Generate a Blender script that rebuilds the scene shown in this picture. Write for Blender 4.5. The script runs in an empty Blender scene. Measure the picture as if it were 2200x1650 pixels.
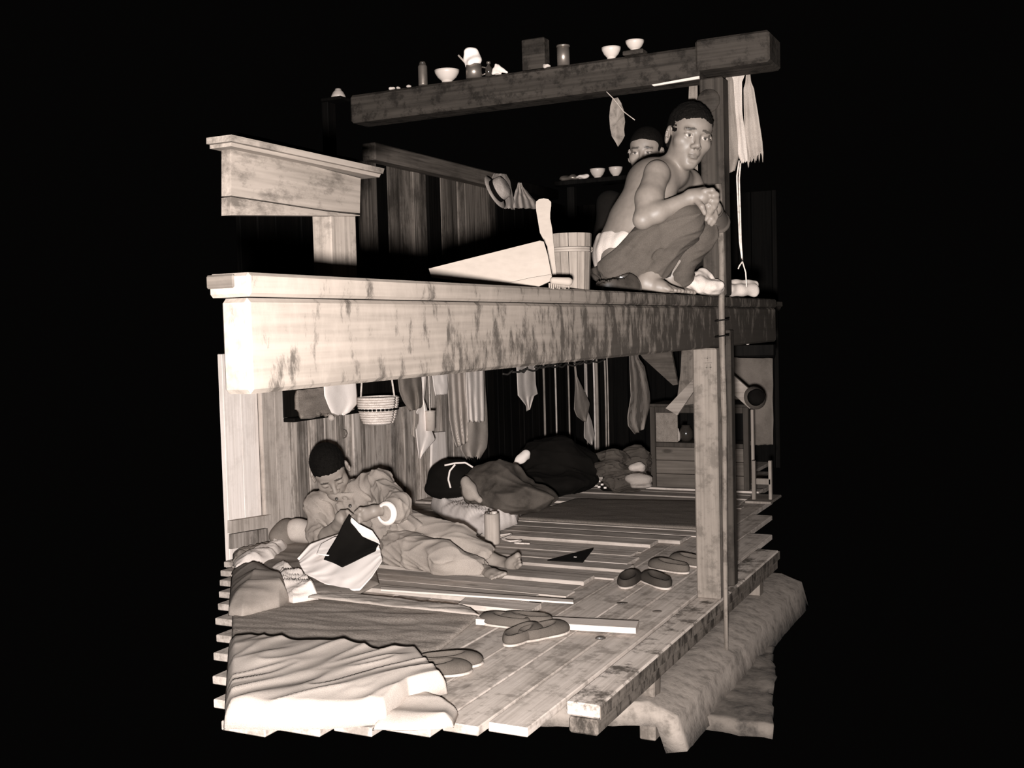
import bpy, bmesh, math, random
import numpy as np
from mathutils import Vector, Matrix, noise
random.seed(7)
S = bpy.context.scene
COL = S.collection

# ------------------------------------------------------------------ camera
FPX, YAW, PIT, ROL = 2376.15, .46279306, .04991145, -.02757047
CX, CY, EYE = 1077.0, 825.0, 1.5
fw = np.array([-math.sin(YAW)*math.cos(PIT), math.cos(YAW)*math.cos(PIT), -math.sin(PIT)])
_r = np.array([math.cos(YAW), math.sin(YAW), 0.0]); _u = np.cross(_r, fw)
rt = _r*math.cos(ROL)+_u*math.sin(ROL); up = -_r*math.sin(ROL)+_u*math.cos(ROL)
cam = bpy.data.cameras.new('camera'); co = bpy.data.objects.new('camera', cam); COL.objects.link(co)
m = Matrix.Identity(4)
for i in range(3):
    m[i][0], m[i][1], m[i][2] = rt[i], up[i], -fw[i]
m[2][3] = EYE
co.matrix_world = m
cam.sensor_width = 36.0; cam.lens = FPX/2200*36.0; cam.shift_x = (1100-CX)/2200; cam.clip_start = .05
S.camera = co

# ------------------------------------------------------------------ light and exposure
w = bpy.data.worlds.new('world'); S.world = w; w.use_nodes = True
w.node_tree.nodes['Background'].inputs[0].default_value = (1, .9, .85, 1)
w.node_tree.nodes['Background'].inputs[1].default_value = .0015
fl = bpy.data.lights.new('flash_bulb', 'AREA'); fl.shape = 'DISK'; fl.size = .10; fl.energy = 500.0
fl.color = (1, .97, .96)
flo = bpy.data.objects.new('flash_bulb', fl); COL.objects.link(flo)
flo.location = (-.03, -.03, EYE-.125)
flo.rotation_euler = Vector((-1.9, 4.0, -.12)).to_track_quat('-Z', 'Y').to_euler()
S.view_settings.view_transform = 'Standard'; S.view_settings.look = 'None'
S.view_settings.exposure = 0.0; S.view_settings.gamma = 1.0; S.view_settings.use_curve_mapping = False
S.cycles.use_denoising = True
S.cycles.max_bounces = 3; S.cycles.diffuse_bounces = 2; S.cycles.glossy_bounces = 1; S.cycles.transmission_bounces = 1
S.cycles.use_adaptive_sampling = True; S.cycles.adaptive_threshold = .03
S.cycles.caustics_reflective = False; S.cycles.caustics_refractive = False

# ------------------------------------------------------------------ unprojection of a photo pixel onto real planes of the room
CAMP = np.array([0, 0, EYE])
def ray(x, y): return rt*(x-CX)/FPX - up*(y-CY)/FPX + fw
def atD(x, y, d): return CAMP+ray(x, y)*d
def onZ(x, y, z): r = ray(x, y); return CAMP+r*(z-EYE)/r[2]
def onX(x, y, v): r = ray(x, y); return CAMP+r*v/r[0]
def onY(x, y, v): r = ray(x, y); return CAMP+r*v/r[1]
TOW = -np.array([fw[0], fw[1], 0])/math.hypot(fw[0], fw[1])      # horizontal direction from the scene to the aisle end
RGT = np.array([TOW[1]*-1, TOW[0], 0]); RGT = RGT if RGT[0] > 0 else -RGT
UPV = np.array([0, 0, 1.0])

# ------------------------------------------------------------------ materials
def T(v):
    s = 1-.5*min(v, 1)
    return (min(1, v*(1+.18*s)), v*.97, v*(1-.20*s), 1)
def newmat(name):
    m = bpy.data.materials.new(name); m.use_nodes = True
    nt = m.node_tree; b = nt.nodes['Principled BSDF']
    b.inputs['Specular IOR Level'].default_value = .08
    return m, nt, b
def nd(nt, t, ins=None, **kw):
    n = nt.nodes.new(t)
    for k, v in kw.items(): setattr(n, k, v)
    for k, v in (ins or {}).items():
        if hasattr(v, 'is_output') or isinstance(v, bpy.types.NodeSocket): nt.links.new(v, n.inputs[k])
        else: n.inputs[k].default_value = v
    return n
def ramp(nt, fac, stops):
    n = nt.nodes.new('ShaderNodeValToRGB'); nt.links.new(fac, n.inputs[0])
    e = n.color_ramp.elements
    while len(e) < len(stops): e.new(.5)
    for el, (p, v) in zip(e, stops):
        el.position = p; el.color = T(v) if not isinstance(v, tuple) else v
    return n.outputs[0]
def coords(nt, scale, rnd=True):
    g = nd(nt, 'ShaderNodeNewGeometry').outputs['Position']
    if rnd:
        oi = nd(nt, 'ShaderNodeObjectInfo').outputs['Random']
        a = nd(nt, 'ShaderNodeVectorMath', {0: oi, 1: (37.3, 53.1, 71.7)}, operation='MULTIPLY').outputs[0]
        g = nd(nt, 'ShaderNodeVectorMath', {0: g, 1: a}, operation='ADD').outputs[0]
    return nd(nt, 'ShaderNodeVectorMath', {0: g, 1: scale}, operation='MULTIPLY').outputs[0]
def mixc(nt, f, a, b, mode='MIX'):
    n = nt.nodes.new('ShaderNodeMix'); n.data_type = 'RGBA'; n.blend_type = mode
    for s, v in ((n.inputs[0], f), (n.inputs[6], a), (n.inputs[7], b)):
        if isinstance(v, bpy.types.NodeSocket): nt.links.new(v, s)
        else: s.default_value = v
    return n.outputs[2]
def wood(name, v, axis=1, con=.45, stain=.35, stv=.35, ss=2.5, var=.3, bump=.25, knots=True, sax=None, rough=.75, grime=None):
    """grain along world axis; stain = strength of dark patches of dirt with albedo factor stv"""
    m, nt, b = newmat(name)
    sc = [11.0]*3; sc[axis] = .9
    sf = [70.0]*3; sf[axis] = 2.5
    n1 = nd(nt, 'ShaderNodeTexNoise', {'Vector': coords(nt, tuple(sc)), 'Scale': 1.0, 'Detail': 5.0, 'Roughness': .6, 'Distortion': .6}).outputs[0]
    n2 = nd(nt, 'ShaderNodeTexNoise', {'Vector': coords(nt, tuple(sf)), 'Scale': 1.0, 'Detail': 3.0}).outputs[0]
    f = nd(nt, 'ShaderNodeMath', {0: n1, 1: n2}, operation='ADD').outputs[0]
    f = nd(nt, 'ShaderNodeMath', {0: f, 1: .5}, operation='MULTIPLY').outputs[0]
    c = ramp(nt, f, [(.36, v*(1-con)), (.5, v), (.63, min(.9, v*(1+con*.7)))])
    ssc = [ss]*3
    if sax is not None: ssc[sax] = ss*.42
    n3 = nd(nt, 'ShaderNodeTexNoise', {'Vector': coords(nt, tuple(ssc), True), 'Scale': 1.0, 'Detail': 8.0, 'Roughness': .72}).outputs[0]
    if grime:   # dirt gathers where hands and bodies rub: more of it from position a to b along the grain
        sx = nd(nt, 'ShaderNodeSeparateXYZ', {0: nd(nt, 'ShaderNodeNewGeometry').outputs['Position']})
        g1 = nd(nt, 'ShaderNodeMapRange', {0: sx.outputs[axis], 1: grime[0], 2: grime[1], 3: grime[2], 4: grime[3]}).outputs[0]
        g2 = nd(nt, 'ShaderNodeMapRange', {0: sx.outputs[2], 1: 1.56, 2: 1.40, 3: 0.0, 4: grime[4]}).outputs[0]
        n3 = nd(nt, 'ShaderNodeMath', {0: nd(nt, 'ShaderNodeMath', {0: n3, 1: g1}, operation='ADD').outputs[0], 1: g2}, operation='ADD').outputs[0]
    sf_ = nd(nt, 'ShaderNodeMapRange', {0: n3, 1: .49, 2: .60, 3: 0.0, 4: stain}).outputs[0]
    c = mixc(nt, sf_, c, T(v*stv))
    sp = nd(nt, 'ShaderNodeMapRange', {0: n3, 1: .30, 2: .44, 3: .25, 4: 0.0}).outputs[0]
    c = mixc(nt, sp, c, T(min(.9, v*1.45)))
    if knots:
        sk = [5.5]*3; sk[axis] = 2.2
        vo = nd(nt, 'ShaderNodeTexVoronoi', {'Vector': coords(nt, tuple(sk)), 'Scale': 1.0}).outputs['Distance']
        kf = nd(nt, 'ShaderNodeMapRange', {0: vo, 1: .05, 2: .10, 3: .75, 4: 0.0}).outputs[0]
        c = mixc(nt, kf, c, T(v*.3))
    oi = nd(nt, 'ShaderNodeObjectInfo').outputs['Random']
    vv = nd(nt, 'ShaderNodeMapRange', {0: oi, 3: 1-var, 4: 1.0+var*.5}).outputs[0]
    c = mixc(nt, 1.0, c, vv, 'MULTIPLY')
    nt.links.new(c, b.inputs['Base Color']); b.inputs['Roughness'].default_value = rough
    bp = nd(nt, 'ShaderNodeBump', {'Height': f, 'Strength': bump, 'Distance': .01})
    nt.links.new(bp.outputs[0], b.inputs['Normal'])
    return m
def cloth(name, v, var=.12, wv=420.0, bump=.25, blotch=.15, stripe=None, rough=.95):
    m, nt, b = newmat(name)
    n = nd(nt, 'ShaderNodeTexNoise', {'Vector': coords(nt, (6, 6, 6)), 'Scale': 1.0, 'Detail': 6.0, 'Roughness': .65}).outputs[0]
    c = ramp(nt, n, [(.3, v*(1-blotch*2)), (.5, v), (.75, min(.88, v*(1+blotch)))])
    wn = nd(nt, 'ShaderNodeTexNoise', {'Vector': coords(nt, (wv, wv, wv*.6)), 'Scale': 1.0, 'Detail': 2.0}).outputs[0]
    c = mixc(nt, 1.0, c, ramp(nt, wn, [(.3, (1-var*2,)*3+(1,)), (.7, (1, 1, 1, 1))]), 'MULTIPLY')
    if stripe:
        ax, fr, sv = stripe
        sc = [0, 0, 0]; sc[ax] = fr
        g = coords(nt, tuple(sc))
        wt = nd(nt, 'ShaderNodeTexWave', {'Vector': g, 'Scale': 1.0, 'Distortion': 0.0}, bands_direction='XYZ'[ax], wave_profile='SIN').outputs[1]
        k = nd(nt, 'ShaderNodeMapRange', {0: wt, 1: .55, 2: .75}).outputs[0]
        c = mixc(nt, k, c, T(sv))
    nt.links.new(c, b.inputs['Base Color']); b.inputs['Roughness'].default_value = rough
    bp = nd(nt, 'ShaderNodeBump', {'Height': nd(nt, 'ShaderNodeMath', {0: wn, 1: n}, operation='ADD').outputs[0], 'Strength': bump, 'Distance': .004})
    nt.links.new(bp.outputs[0], b.inputs['Normal'])
    return m
def plain(name, v, rough=.6, metal=0.0, blotch=.2, bscale=8.0, spec=.3, bump=.0):
    m, nt, b = newmat(name)
    n = nd(nt, 'ShaderNodeTexNoise', {'Vector': coords(nt, (bscale,)*3), 'Scale': 1.0, 'Detail': 6.0, 'Roughness': .65}).outputs[0]
    c = ramp(nt, n, [(.3, v*(1-blotch*2)), (.5, v), (.75, min(.9, v*(1+blotch)))])
    nt.links.new(c, b.inputs['Base Color']); b.inputs['Roughness'].default_value = rough
    b.inputs['Metallic'].default_value = metal; b.inputs['Specular IOR Level'].default_value = spec
    if bump:
        bp = nd(nt, 'ShaderNodeBump', {'Height': n, 'Strength': bump, 'Distance': .02}); nt.links.new(bp.outputs[0], b.inputs['Normal'])
    return m
def skinmat(name):
    m, nt, b = newmat(name)
    a = nd(nt, 'ShaderNodeAttribute', attribute_name='tone').outputs['Color']
    n = nd(nt, 'ShaderNodeTexNoise', {'Vector': coords(nt, (45, 45, 45)), 'Scale': 1.0, 'Detail': 5.0}).outputs[0]
    c = mixc(nt, 1.0, a, ramp(nt, n, [(.3, (.85, .85, .85, 1)), (.7, (1, 1, 1, 1))]), 'MULTIPLY')
    nt.links.new(c, b.inputs['Base Color']); b.inputs['Roughness'].default_value = .5; b.inputs['Specular IOR Level'].default_value = .35
    return m
def woven(name, v, axis=0, fr=160.0):
    m, nt, b = newmat(name)
    sc = [30.0]*3; sc[axis] = 5.0
    n = nd(nt, 'ShaderNodeTexNoise', {'Vector': coords(nt, tuple(sc)), 'Scale': 1.0, 'Detail': 8.0, 'Roughness': .75}).outputs[0]
    n2 = nd(nt, 'ShaderNodeTexNoise', {'Vector': coords(nt, (fr, fr, fr)), 'Scale': 1.0, 'Detail': 3.0}).outputs[0]
    f = nd(nt, 'ShaderNodeMath', {0: n, 1: n2}, operation='ADD').outputs[0]
    f = nd(nt, 'ShaderNodeMath', {0: f, 1: .5}, operation='MULTIPLY').outputs[0]
    c = ramp(nt, f, [(.32, v*.45), (.5, v), (.7, v*1.5)])
    nt.links.new(c, b.inputs['Base Color']); b.inputs['Roughness'].default_value = .9
    bp = nd(nt, 'ShaderNodeBump', {'Height': f, 'Strength': .5, 'Distance': .006}); nt.links.new(bp.outputs[0], b.inputs['Normal'])
    return m

MT = dict(
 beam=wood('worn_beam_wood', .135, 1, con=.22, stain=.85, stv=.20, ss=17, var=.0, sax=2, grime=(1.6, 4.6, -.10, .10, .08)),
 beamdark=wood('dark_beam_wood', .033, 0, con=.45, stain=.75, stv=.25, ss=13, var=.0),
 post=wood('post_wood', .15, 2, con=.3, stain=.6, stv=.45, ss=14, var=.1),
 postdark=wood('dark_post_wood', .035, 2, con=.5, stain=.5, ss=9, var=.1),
 deck=wood('deck_plank_wood', .43, 1, con=.25, stain=.65, stv=.38, ss=11, var=.12),
 edge=wood('deck_edge_wood', .42, 1, con=.3, stain=.95, stv=.16, ss=9, var=.1),
 edgedk=wood('dirty_deck_edge_wood', .13, 1, con=.4, stain=.9, stv=.18, ss=20, var=.1, sax=2),
 sleep=wood('sleeping_board_wood', .43, 0, con=.4, stain=.35, stv=.45, ss=6, var=.25),
 pale=wood('pale_fresh_wood', .52, 0, con=.15, stain=.25, stv=.6, var=.1),
 wall=wood('wall_board_wood', .40, 2, con=.7, stain=.65, stv=.3, ss=7, var=.5, sax=2),
 wallpale=wood('pale_wall_wood', .8, 2, con=.15, stain=.25, stv=.6, ss=6, var=.1),
 walldark=wood('near_black_wood', .005, 2, con=.5, var=.5),  # near-black tone, also used to paint shade on the upper wall
 wallup=wood('upper_wall_wood', .15, 2, con=.7, stain=.7, stv=.25, ss=5, var=.5, sax=2),
 tab=wood('low_table_wood', .16, 1, con=.3, stain=.85, stv=.28, ss=6, var=.05, sax=1),
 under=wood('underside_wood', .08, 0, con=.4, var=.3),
 earth=plain('packed_earth', .09, .95, blotch=.45, bscale=9, bump=.25),
 dust=plain('dusty_earth_ledge', .21, .95, blotch=.25, bscale=22, bump=.2),
)
# ------------------------------------------------------------------ mesh helpers
class MB:
    def __init__(s): s.v = []; s.f = []
    def add(s, v, f):
        n = len(s.v); s.v += [tuple(map(float, p)) for p in v]; s.f += [tuple(i+n for i in q) for q in f]; return s
    def box(s, c, size, R=None, ch=.003):
        hx, hy, hz = [max(a/2, 1e-4) for a in size]; ch = min(ch, hx*.45, hy*.45, hz*.45)
        bm = bmesh.new(); bmesh.ops.create_cube(bm, size=1)
        for q in bm.verts: q.co = Vector((q.co.x*2*hx, q.co.y*2*hy, q.co.z*2*hz))
        if ch > 0: bmesh.ops.bevel(bm, geom=list(bm.edges), offset=ch, segments=1, affect='EDGES')
        bm.verts.index_update()
        vs = [np.array(q.co) for q in bm.verts]; fs = [[q.index for q in f.verts] for f in bm.faces]; bm.free()
        if R is not None: vs = [R@q for q in vs]
        return s.add([q+np.array(c) for q in vs], fs)
    def bx(s, lo, hi, ch=.003):
        lo, hi = np.minimum(lo, hi), np.maximum(lo, hi)
        return s.box((lo+hi)/2, hi-lo, None, ch)
    def tube(s, path, rad, n=8, cap=True):
        P = [np.array(p, float) for p in path]; k = len(P)
        rs = rad if hasattr(rad, '__len__') else [rad]*k
        V, F = [], []; pu = None
        for i, p in enumerate(P):
            d = P[min(i+1, k-1)]-P[max(i-1, 0)]; d = d/(np.linalg.norm(d)+1e-9)
            if pu is None: pu = np.array([0, 0, 1.]) if abs(d[2]) < .9 else np.array([1., 0, 0])
            a = pu-d*np.dot(pu, d); a /= np.linalg.norm(a)+1e-9; b = np.cross(d, a); pu = a
            for j in range(n):
                t = 2*math.pi*j/n; V.append(p+(a*math.cos(t)+b*math.sin(t))*rs[i])
        for i in range(k-1):
            for j in range(n):
                F.append((i*n+j, i*n+(j+1) % n, (i+1)*n+(j+1) % n, (i+1)*n+j))
        if cap: F.append(tuple(range(n-1, -1, -1))); F.append(tuple((k-1)*n+j for j in range(n)))
        return s.add(V, F)
    def lathe(s, prof, c=(0, 0, 0), n=28, R=None):
        V, F = [], []; k = len(prof)
        for r, z in prof:
            for j in range(n):
                t = 2*math.pi*j/n; p = np.array([r*math.cos(t), r*math.sin(t), z])
                V.append((R@p if R is not None else p)+np.array(c))
        for i in range(k-1):
            for j in range(n):
                F.append((i*n+j, i*n+(j+1) % n, (i+1)*n+(j+1) % n, (i+1)*n+j))
        F.append(tuple(range(n-1, -1, -1))); F.append(tuple((k-1)*n+j for j in range(n)))
        return s.add(V, F)
    def prism(s, pts, off):
        P = [np.array(p, float) for p in pts]; n = len(P); o = np.array(off, float)
        F = [tuple(range(n)), tuple(range(2*n-1, n-1, -1))]
        for i in range(n): F.append((i, i+n, (i+1) % n+n, (i+1) % n))
        return s.add(P+[p+o for p in P], F)
WL = {}
def link(name, me, mat, parent=None, org=None, smooth=False):
    o = bpy.data.objects.new(name, me); COL.objects.link(o)
    o.data.materials.append(MT[mat] if isinstance(mat, str) else mat)
    if smooth: me.polygons.foreach_set('use_smooth', [True]*len(me.polygons))
    return o
def build(mb, name, mat, parent=None, org=None, smooth=False, tone=None):
    """world-space geometry to one mesh object whose origin is at its base"""
    V = np.array(mb.v)
    if org is None: lo, hi = V.min(0), V.max(0); org = np.array([(lo[0]+hi[0])/2, (lo[1]+hi[1])/2, lo[2]])
    org = np.array(org, float)
    me = bpy.data.meshes.new(name); me.from_pydata([tuple(p) for p in V-org], [], mb.f)
    bm = bmesh.new(); bm.from_mesh(me); bmesh.ops.recalc_face_normals(bm, faces=bm.faces); bm.to_mesh(me); bm.free()
    o = link(name, me, mat, smooth=smooth)
    place(o, org, parent)
    return o
def place(o, org, parent):
    WL[o.name] = np.array(org, float)
    if parent is not None:
        o.parent = parent; o.location = np.array(org)-WL[parent.name]
    else: o.location = org
def tag(o, label, cat, group=None, kind=None):
    o['label'] = label
    if cat: o['category'] = cat
    if group: o['group'] = group
    if kind: o['kind'] = kind
    return o
def thing(name, label, cat, loc, group=None, kind=None):
    o = bpy.data.objects.new(name, None); COL.objects.link(o); o.empty_display_size = .1
    place(o, np.array(loc, float), None)
    return tag(o, label, cat, group, kind)
def struct(name, label, loc):
    o = bpy.data.objects.new(name, None); COL.objects.link(o); place(o, np.array(loc, float), None)
    o['kind'] = 'structure'; o['label'] = label; return o
def rotm(axis, a):
    axis = np.array(axis, float)/np.linalg.norm(axis)
    return np.array(Matrix.Rotation(a, 3, Vector(axis)))
def basis(x, z):
    """rotation whose columns are x', y', z'"""
    x = np.array(x, float); x /= np.linalg.norm(x); z = np.array(z, float); z -= x*np.dot(x, z); z /= np.linalg.norm(z)
    return np.stack([x, np.cross(z, x), z], 1)
def beam_between(mb, a, b, wd, ht, upd=(0, 0, 1), ch=.004):
    a, b = np.array(a, float), np.array(b, float); d = b-a; L = np.linalg.norm(d)
    return mb.box((a+b)/2, (L, wd, ht), basis(d, upd), ch)
def nz(x, y, z=0.0, s=1.0): return noise.noise(Vector((x*s, y*s, z*s)))
def interp(pts, n):
    P = np.array(pts, float); d = np.r_[0, np.cumsum(np.linalg.norm(np.diff(P, axis=0), axis=1))]
    t = np.linspace(0, d[-1], n); return np.stack([np.interp(t, d, P[:, i]) for i in range(P.shape[1])], 1)
def gridmesh(G, thick=.0):
    """G: (n,m,3) grid; closed when thick > 0"""
    n, m_, _ = G.shape; mb = MB()
    F = [(i*m_+j, i*m_+j+1, (i+1)*m_+j+1, (i+1)*m_+j) for i in range(n-1) for j in range(m_-1)]
    V = G.reshape(-1, 3)
    if thick:
        du = np.gradient(G, axis=0); dv = np.gradient(G, axis=1); N = np.cross(du, dv)
        N /= np.linalg.norm(N, axis=2, keepdims=True)+1e-9
        V2 = (G-N*thick).reshape(-1, 3); k = len(V)
        F += [tuple(a+k for a in f[::-1]) for f in F]
        rim = [i*m_ for i in range(n)]+[(n-1)*m_+j for j in range(1, m_)]+[i*m_+m_-1 for i in range(n-2, -1, -1)]+[j for j in range(m_-2, 0, -1)]
        F += [(rim[i], rim[(i+1) % len(rim)], rim[(i+1) % len(rim)]+k, rim[i]+k) for i in range(len(rim))]
        V = np.r_[V, V2]
    mb.add(V, F); return mb
def hung(name, label, cat, rows, mat, at, folds=3, amp=.012, seed=0, group=None, thick=.003, n=40, m_=28, parent=None, jag=.004, nrm=None):
    """cloth hanging in folds; rows = (left x, left y, right x, right y) pixels from top to bottom; at = function(px,py)->point"""
    L = interp([at(a, b) for a, b, c, d in rows], n); R = interp([at(c, d) for a, b, c, d in rows], n)
    u = np.linspace(0, 1, m_); G = L[:, None]*(1-u)[None, :, None]+R[:, None]*u[None, :, None]
    if nrm is None: nrm = TOW
    rnd = random.Random(seed); ph = rnd.random()*6
    for i in range(n):
        t = i/(n-1)
        for j in range(m_):
            s = folds*u[j]*2*math.pi+ph+nz(u[j]*3, t*2, seed)*1.2
            G[i, j] += nrm*(amp*(.35+.65*t)*math.sin(s)+amp*.8*nz(u[j]*4, t*5, seed+9))
            if i == n-1: G[i, j, 2] += jag*nz(u[j]*14, seed*3.1)*2
    mb = gridmesh(G, thick)
    o = build(mb, name, mat, parent, smooth=True)
    return tag(o, label, cat, group) if parent is None else o
def sheet(name, label, cat, top, bot, mat, z0, thick, wr=.012, wl=8.0, wdir=(1, .3), seed=0, n=60, m_=90, group=None, edge=.12, lump=0.0, lumps=3.0, at=None, parent=None, zfun=None):
    """a spread cloth or quilt: far edge 'top' and near edge 'bot' as pixel polylines on the plane z0"""
    at = at or (lambda a, b: onZ(a, b, z0))
    A = interp([at(*p) for p in top], m_); B = interp([at(*p) for p in bot], m_)
    v = np.linspace(0, 1, n); G = A[None]*(1-v)[:, None, None]+B[None]*v[:, None, None]
    G[..., 0] = np.maximum(G[..., 0], -3.765)
    wd = np.array(wdir)/np.hypot(*wdir); wp = np.array([-wd[1], wd[0]])
    for i in range(n):
        for j in range(m_):
            p = G[i, j]; a = p[0]*wd[0]+p[1]*wd[1]; c = p[0]*wp[0]+p[1]*wp[1]
            e = min(i/(n-1), 1-i/(n-1), j/(m_-1)*1.4, (1-j/(m_-1))*1.4)
            pr = min(1, e/edge)**.5
            q = nz(a*wl*.25, c*wl, seed); r = 1-abs(nz(a*wl*.4+5, c*wl*1.3, seed+3))*2
            h = thick*pr+pr*wr*(q*1.1+max(0, r)**2*.9)+lump*pr*(.5+.5*nz(p[0]*lumps, p[1]*lumps, seed+20))
            if zfun is not None: h += zfun(p)*pr
            G[i, j, 2] = z0+max(.001, h)
    o = build(gridmesh(G, .004), name, mat, parent, smooth=True)
    return tag(o, label, cat, group) if parent is None else o

# ------------------------------------------------------------------ implicit-surface modelling (smooth unions, meshed by surface nets)
class Field:
    def __init__(s, lo, hi, h):
        s.lo = np.array(lo, float)-h*3; s.h = h
        s.n = np.ceil((np.array(hi)+h*3-s.lo)/h).astype(int)+1
        s.F = np.full(s.n, .15, np.float32)
        s.ax = [(s.lo[i]+np.arange(s.n[i])*h).astype(np.float32) for i in range(3)]
    def sub(s, lo, hi):
        a = np.clip(np.floor((np.array(lo)-s.lo)/s.h).astype(int), 0, s.n); b = np.clip(np.ceil((np.array(hi)-s.lo)/s.h).astype(int)+1, 0, s.n)
        sl = tuple(slice(a[i], b[i]) for i in range(3))
        g = [s.ax[i][sl[i]] for i in range(3)]; return sl, (g[0][:, None, None], g[1][None, :, None], g[2][None, None, :])
    def put(s, d, sl, k, cut):
        F = s.F[sl]
        if cut:
            h = np.clip(.5-.5*(F+d)/k, 0, 1); s.F[sl] = F*(1-h)-d*h+k*h*(1-h)
        else:
            h = np.clip(.5+.5*(F-d)/k, 0, 1); s.F[sl] = F*(1-h)+d*h-k*h*(1-h)
    def cone(s, a, b, ra, rb, k=.02, cut=False):
        a, b = np.array(a, float), np.array(b, float); r = max(ra, rb)+k*2+.02
        sl, (X, Y, Z) = s.sub(np.minimum(a, b)-r, np.maximum(a, b)+r)
        if X.size*Y.size*Z.size == 0: return s
        ba = b-a; L2 = max(ba@ba, 1e-9); px, py, pz = X-a[0], Y-a[1], Z-a[2]
        t = np.clip((px*ba[0]+py*ba[1]+pz*ba[2])/L2, 0, 1)
        s.put(np.sqrt((px-ba[0]*t)**2+(py-ba[1]*t)**2+(pz-ba[2]*t)**2)-(ra+(rb-ra)*t), sl, k, cut); return s
    def ell(s, c, r, R=None, k=.02, cut=False):
        c = np.array(c, float); R = np.eye(3) if R is None else np.array(R); r = np.array(r, float)
        q = max(r)+k*2+.02; sl, (X, Y, Z) = s.sub(c-q, c+q)
        if X.size*Y.size*Z.size == 0: return s
        px, py, pz = X-c[0], Y-c[1], Z-c[2]
        l = [px*R[0, i]+py*R[1, i]+pz*R[2, i] for i in range(3)]
        k0 = np.sqrt(sum((l[i]/r[i])**2 for i in range(3)))+1e-6; k1 = np.sqrt(sum((l[i]/r[i]**2)**2 for i in range(3)))+1e-6
        s.put(k0*(k0-1)/k1, sl, k, cut); return s
    def near(s, t=.05):
        ii = np.nonzero(s.F < t); return ii, s.ax[0][ii[0]], s.ax[1][ii[1]], s.ax[2][ii[2]]
    def plane(s, p, nrm, k=.005):
        """cut away everything on the nrm side of p"""
        nrm = np.array(nrm, float)/np.linalg.norm(nrm); ii, X, Y, Z = s.near(); F = s.F[ii]
        d = (X-p[0])*nrm[0]+(Y-p[1])*nrm[1]+(Z-p[2])*nrm[2]
        h = np.clip(.5-.5*(F-d)/k, 0, 1); s.F[ii] = F*(1-h)+d*h+k*h*(1-h); return s
    def disp(s, fun):
        ii = np.nonzero(np.abs(s.F) < .045); s.F[ii] += fun(s.ax[0][ii[0]], s.ax[1][ii[1]], s.ax[2][ii[2]]); return s
    def mesh(s):
        F = s.F; F[0], F[-1] = .1, .1; F[:, 0], F[:, -1] = .1, .1; F[:, :, 0], F[:, :, -1] = .1, .1
        I = F < 0; n = np.array(F.shape)-1
        al = np.ones(tuple(n), bool); an = np.zeros(tuple(n), bool)
        for c in range(8):
            v = I[c & 1:n[0]+(c & 1), (c >> 1) & 1:n[1]+((c >> 1) & 1), c >> 2:n[2]+(c >> 2)]; al &= v; an |= v
        act = an & ~al; ii = np.argwhere(act); idx = np.full(tuple(n), -1, np.int32); idx[act] = np.arange(len(ii))
        val = [F[ii[:, 0]+(c & 1), ii[:, 1]+((c >> 1) & 1), ii[:, 2]+(c >> 2)] for c in range(8)]
        acc = np.zeros((len(ii), 3)); cnt = np.zeros(len(ii)); Q = []
        for a in range(8):
            for ax in range(3):
                if a >> ax & 1: continue
                fa, fb = val[a], val[a | 1 << ax]; mk = (fa < 0) != (fb < 0)
                t = np.where(mk, fa/np.where(mk, fa-fb, 1), 0)
                for q in range(3): acc[:, q] += (t if q == ax else (a >> q & 1))*mk
                cnt += mk
        V = (acc/cnt[:, None]+ii)*s.h+s.lo
        for ax in range(3):
            o1, o2 = [(1, 2), (2, 0), (0, 1)][ax]
            mk = (val[0] < 0) != (val[1 << ax] < 0); e = ii[mk]
            e = e[(e[:, o1] > 0) & (e[:, o2] > 0)]; fl_ = I[tuple(e.T)]
            def cell(a, b):
                q = e.copy(); q[:, o1] -= a; q[:, o2] -= b; return idx[tuple(q.T)]
            q = np.stack([cell(1, 1), cell(0, 1), cell(0, 0), cell(1, 0)], 1)
            q[~fl_] = q[~fl_][:, ::-1]; Q.append(q)
        Q = np.concatenate(Q); Q = Q[(Q >= 0).all(1)]
        return V, Q
def fmesh(fld, name, mat, parent=None, org=None, tone=None, label=None, cat=None, group=None):
    V, Q = fld.mesh()
    if org is None: lo, hi = V.min(0), V.max(0); org = np.array([(lo[0]+hi[0])/2, (lo[1]+hi[1])/2, lo[2]])
    org = np.array(org, float); me = bpy.data.meshes.new(name)
    me.vertices.add(len(V)); me.vertices.foreach_set('co', (V-org).astype(np.float32).ravel())
    me.loops.add(len(Q)*4); me.loops.foreach_set('vertex_index', Q.astype(np.int32).ravel())
    me.polygons.add(len(Q)); me.polygons.foreach_set('loop_start', np.arange(0, len(Q)*4, 4, dtype=np.int32))
    me.update(calc_edges=True); me.validate()
    if tone is not None:
        a = me.attributes.new('tone', 'FLOAT_COLOR', 'POINT'); g = tone(V)
        sg = 1-.5*g; c = np.stack([np.minimum(1, g*(1+.18*sg)), g*.97, g*(1-.20*sg), np.ones_like(g)], 1)
        a.data.foreach_set('color', c.astype(np.float32).ravel())
    o = link(name, me, mat, smooth=True); place(o, org, parent)
    if label: tag(o, label, cat, group)
    return o
def wavenoise(seed, scale, n=7):
    rg = np.random.RandomState(seed); D = rg.normal(size=(n, 3)); D /= np.linalg.norm(D, axis=1)[:, None]
    fr = scale*(.6+.9*rg.rand(n)); ph = rg.rand(n)*6.28
    def f(X, Y, Z):
        o = 0
        for i in range(n): o = o+np.sin((X*D[i, 0]+Y*D[i, 1]+Z*D[i, 2])*fr[i]+ph[i])
        return o/n**.5
    return f
def boundsof(pts, r): P = np.array(pts); return P.min(0)-r, P.max(0)+r
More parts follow.
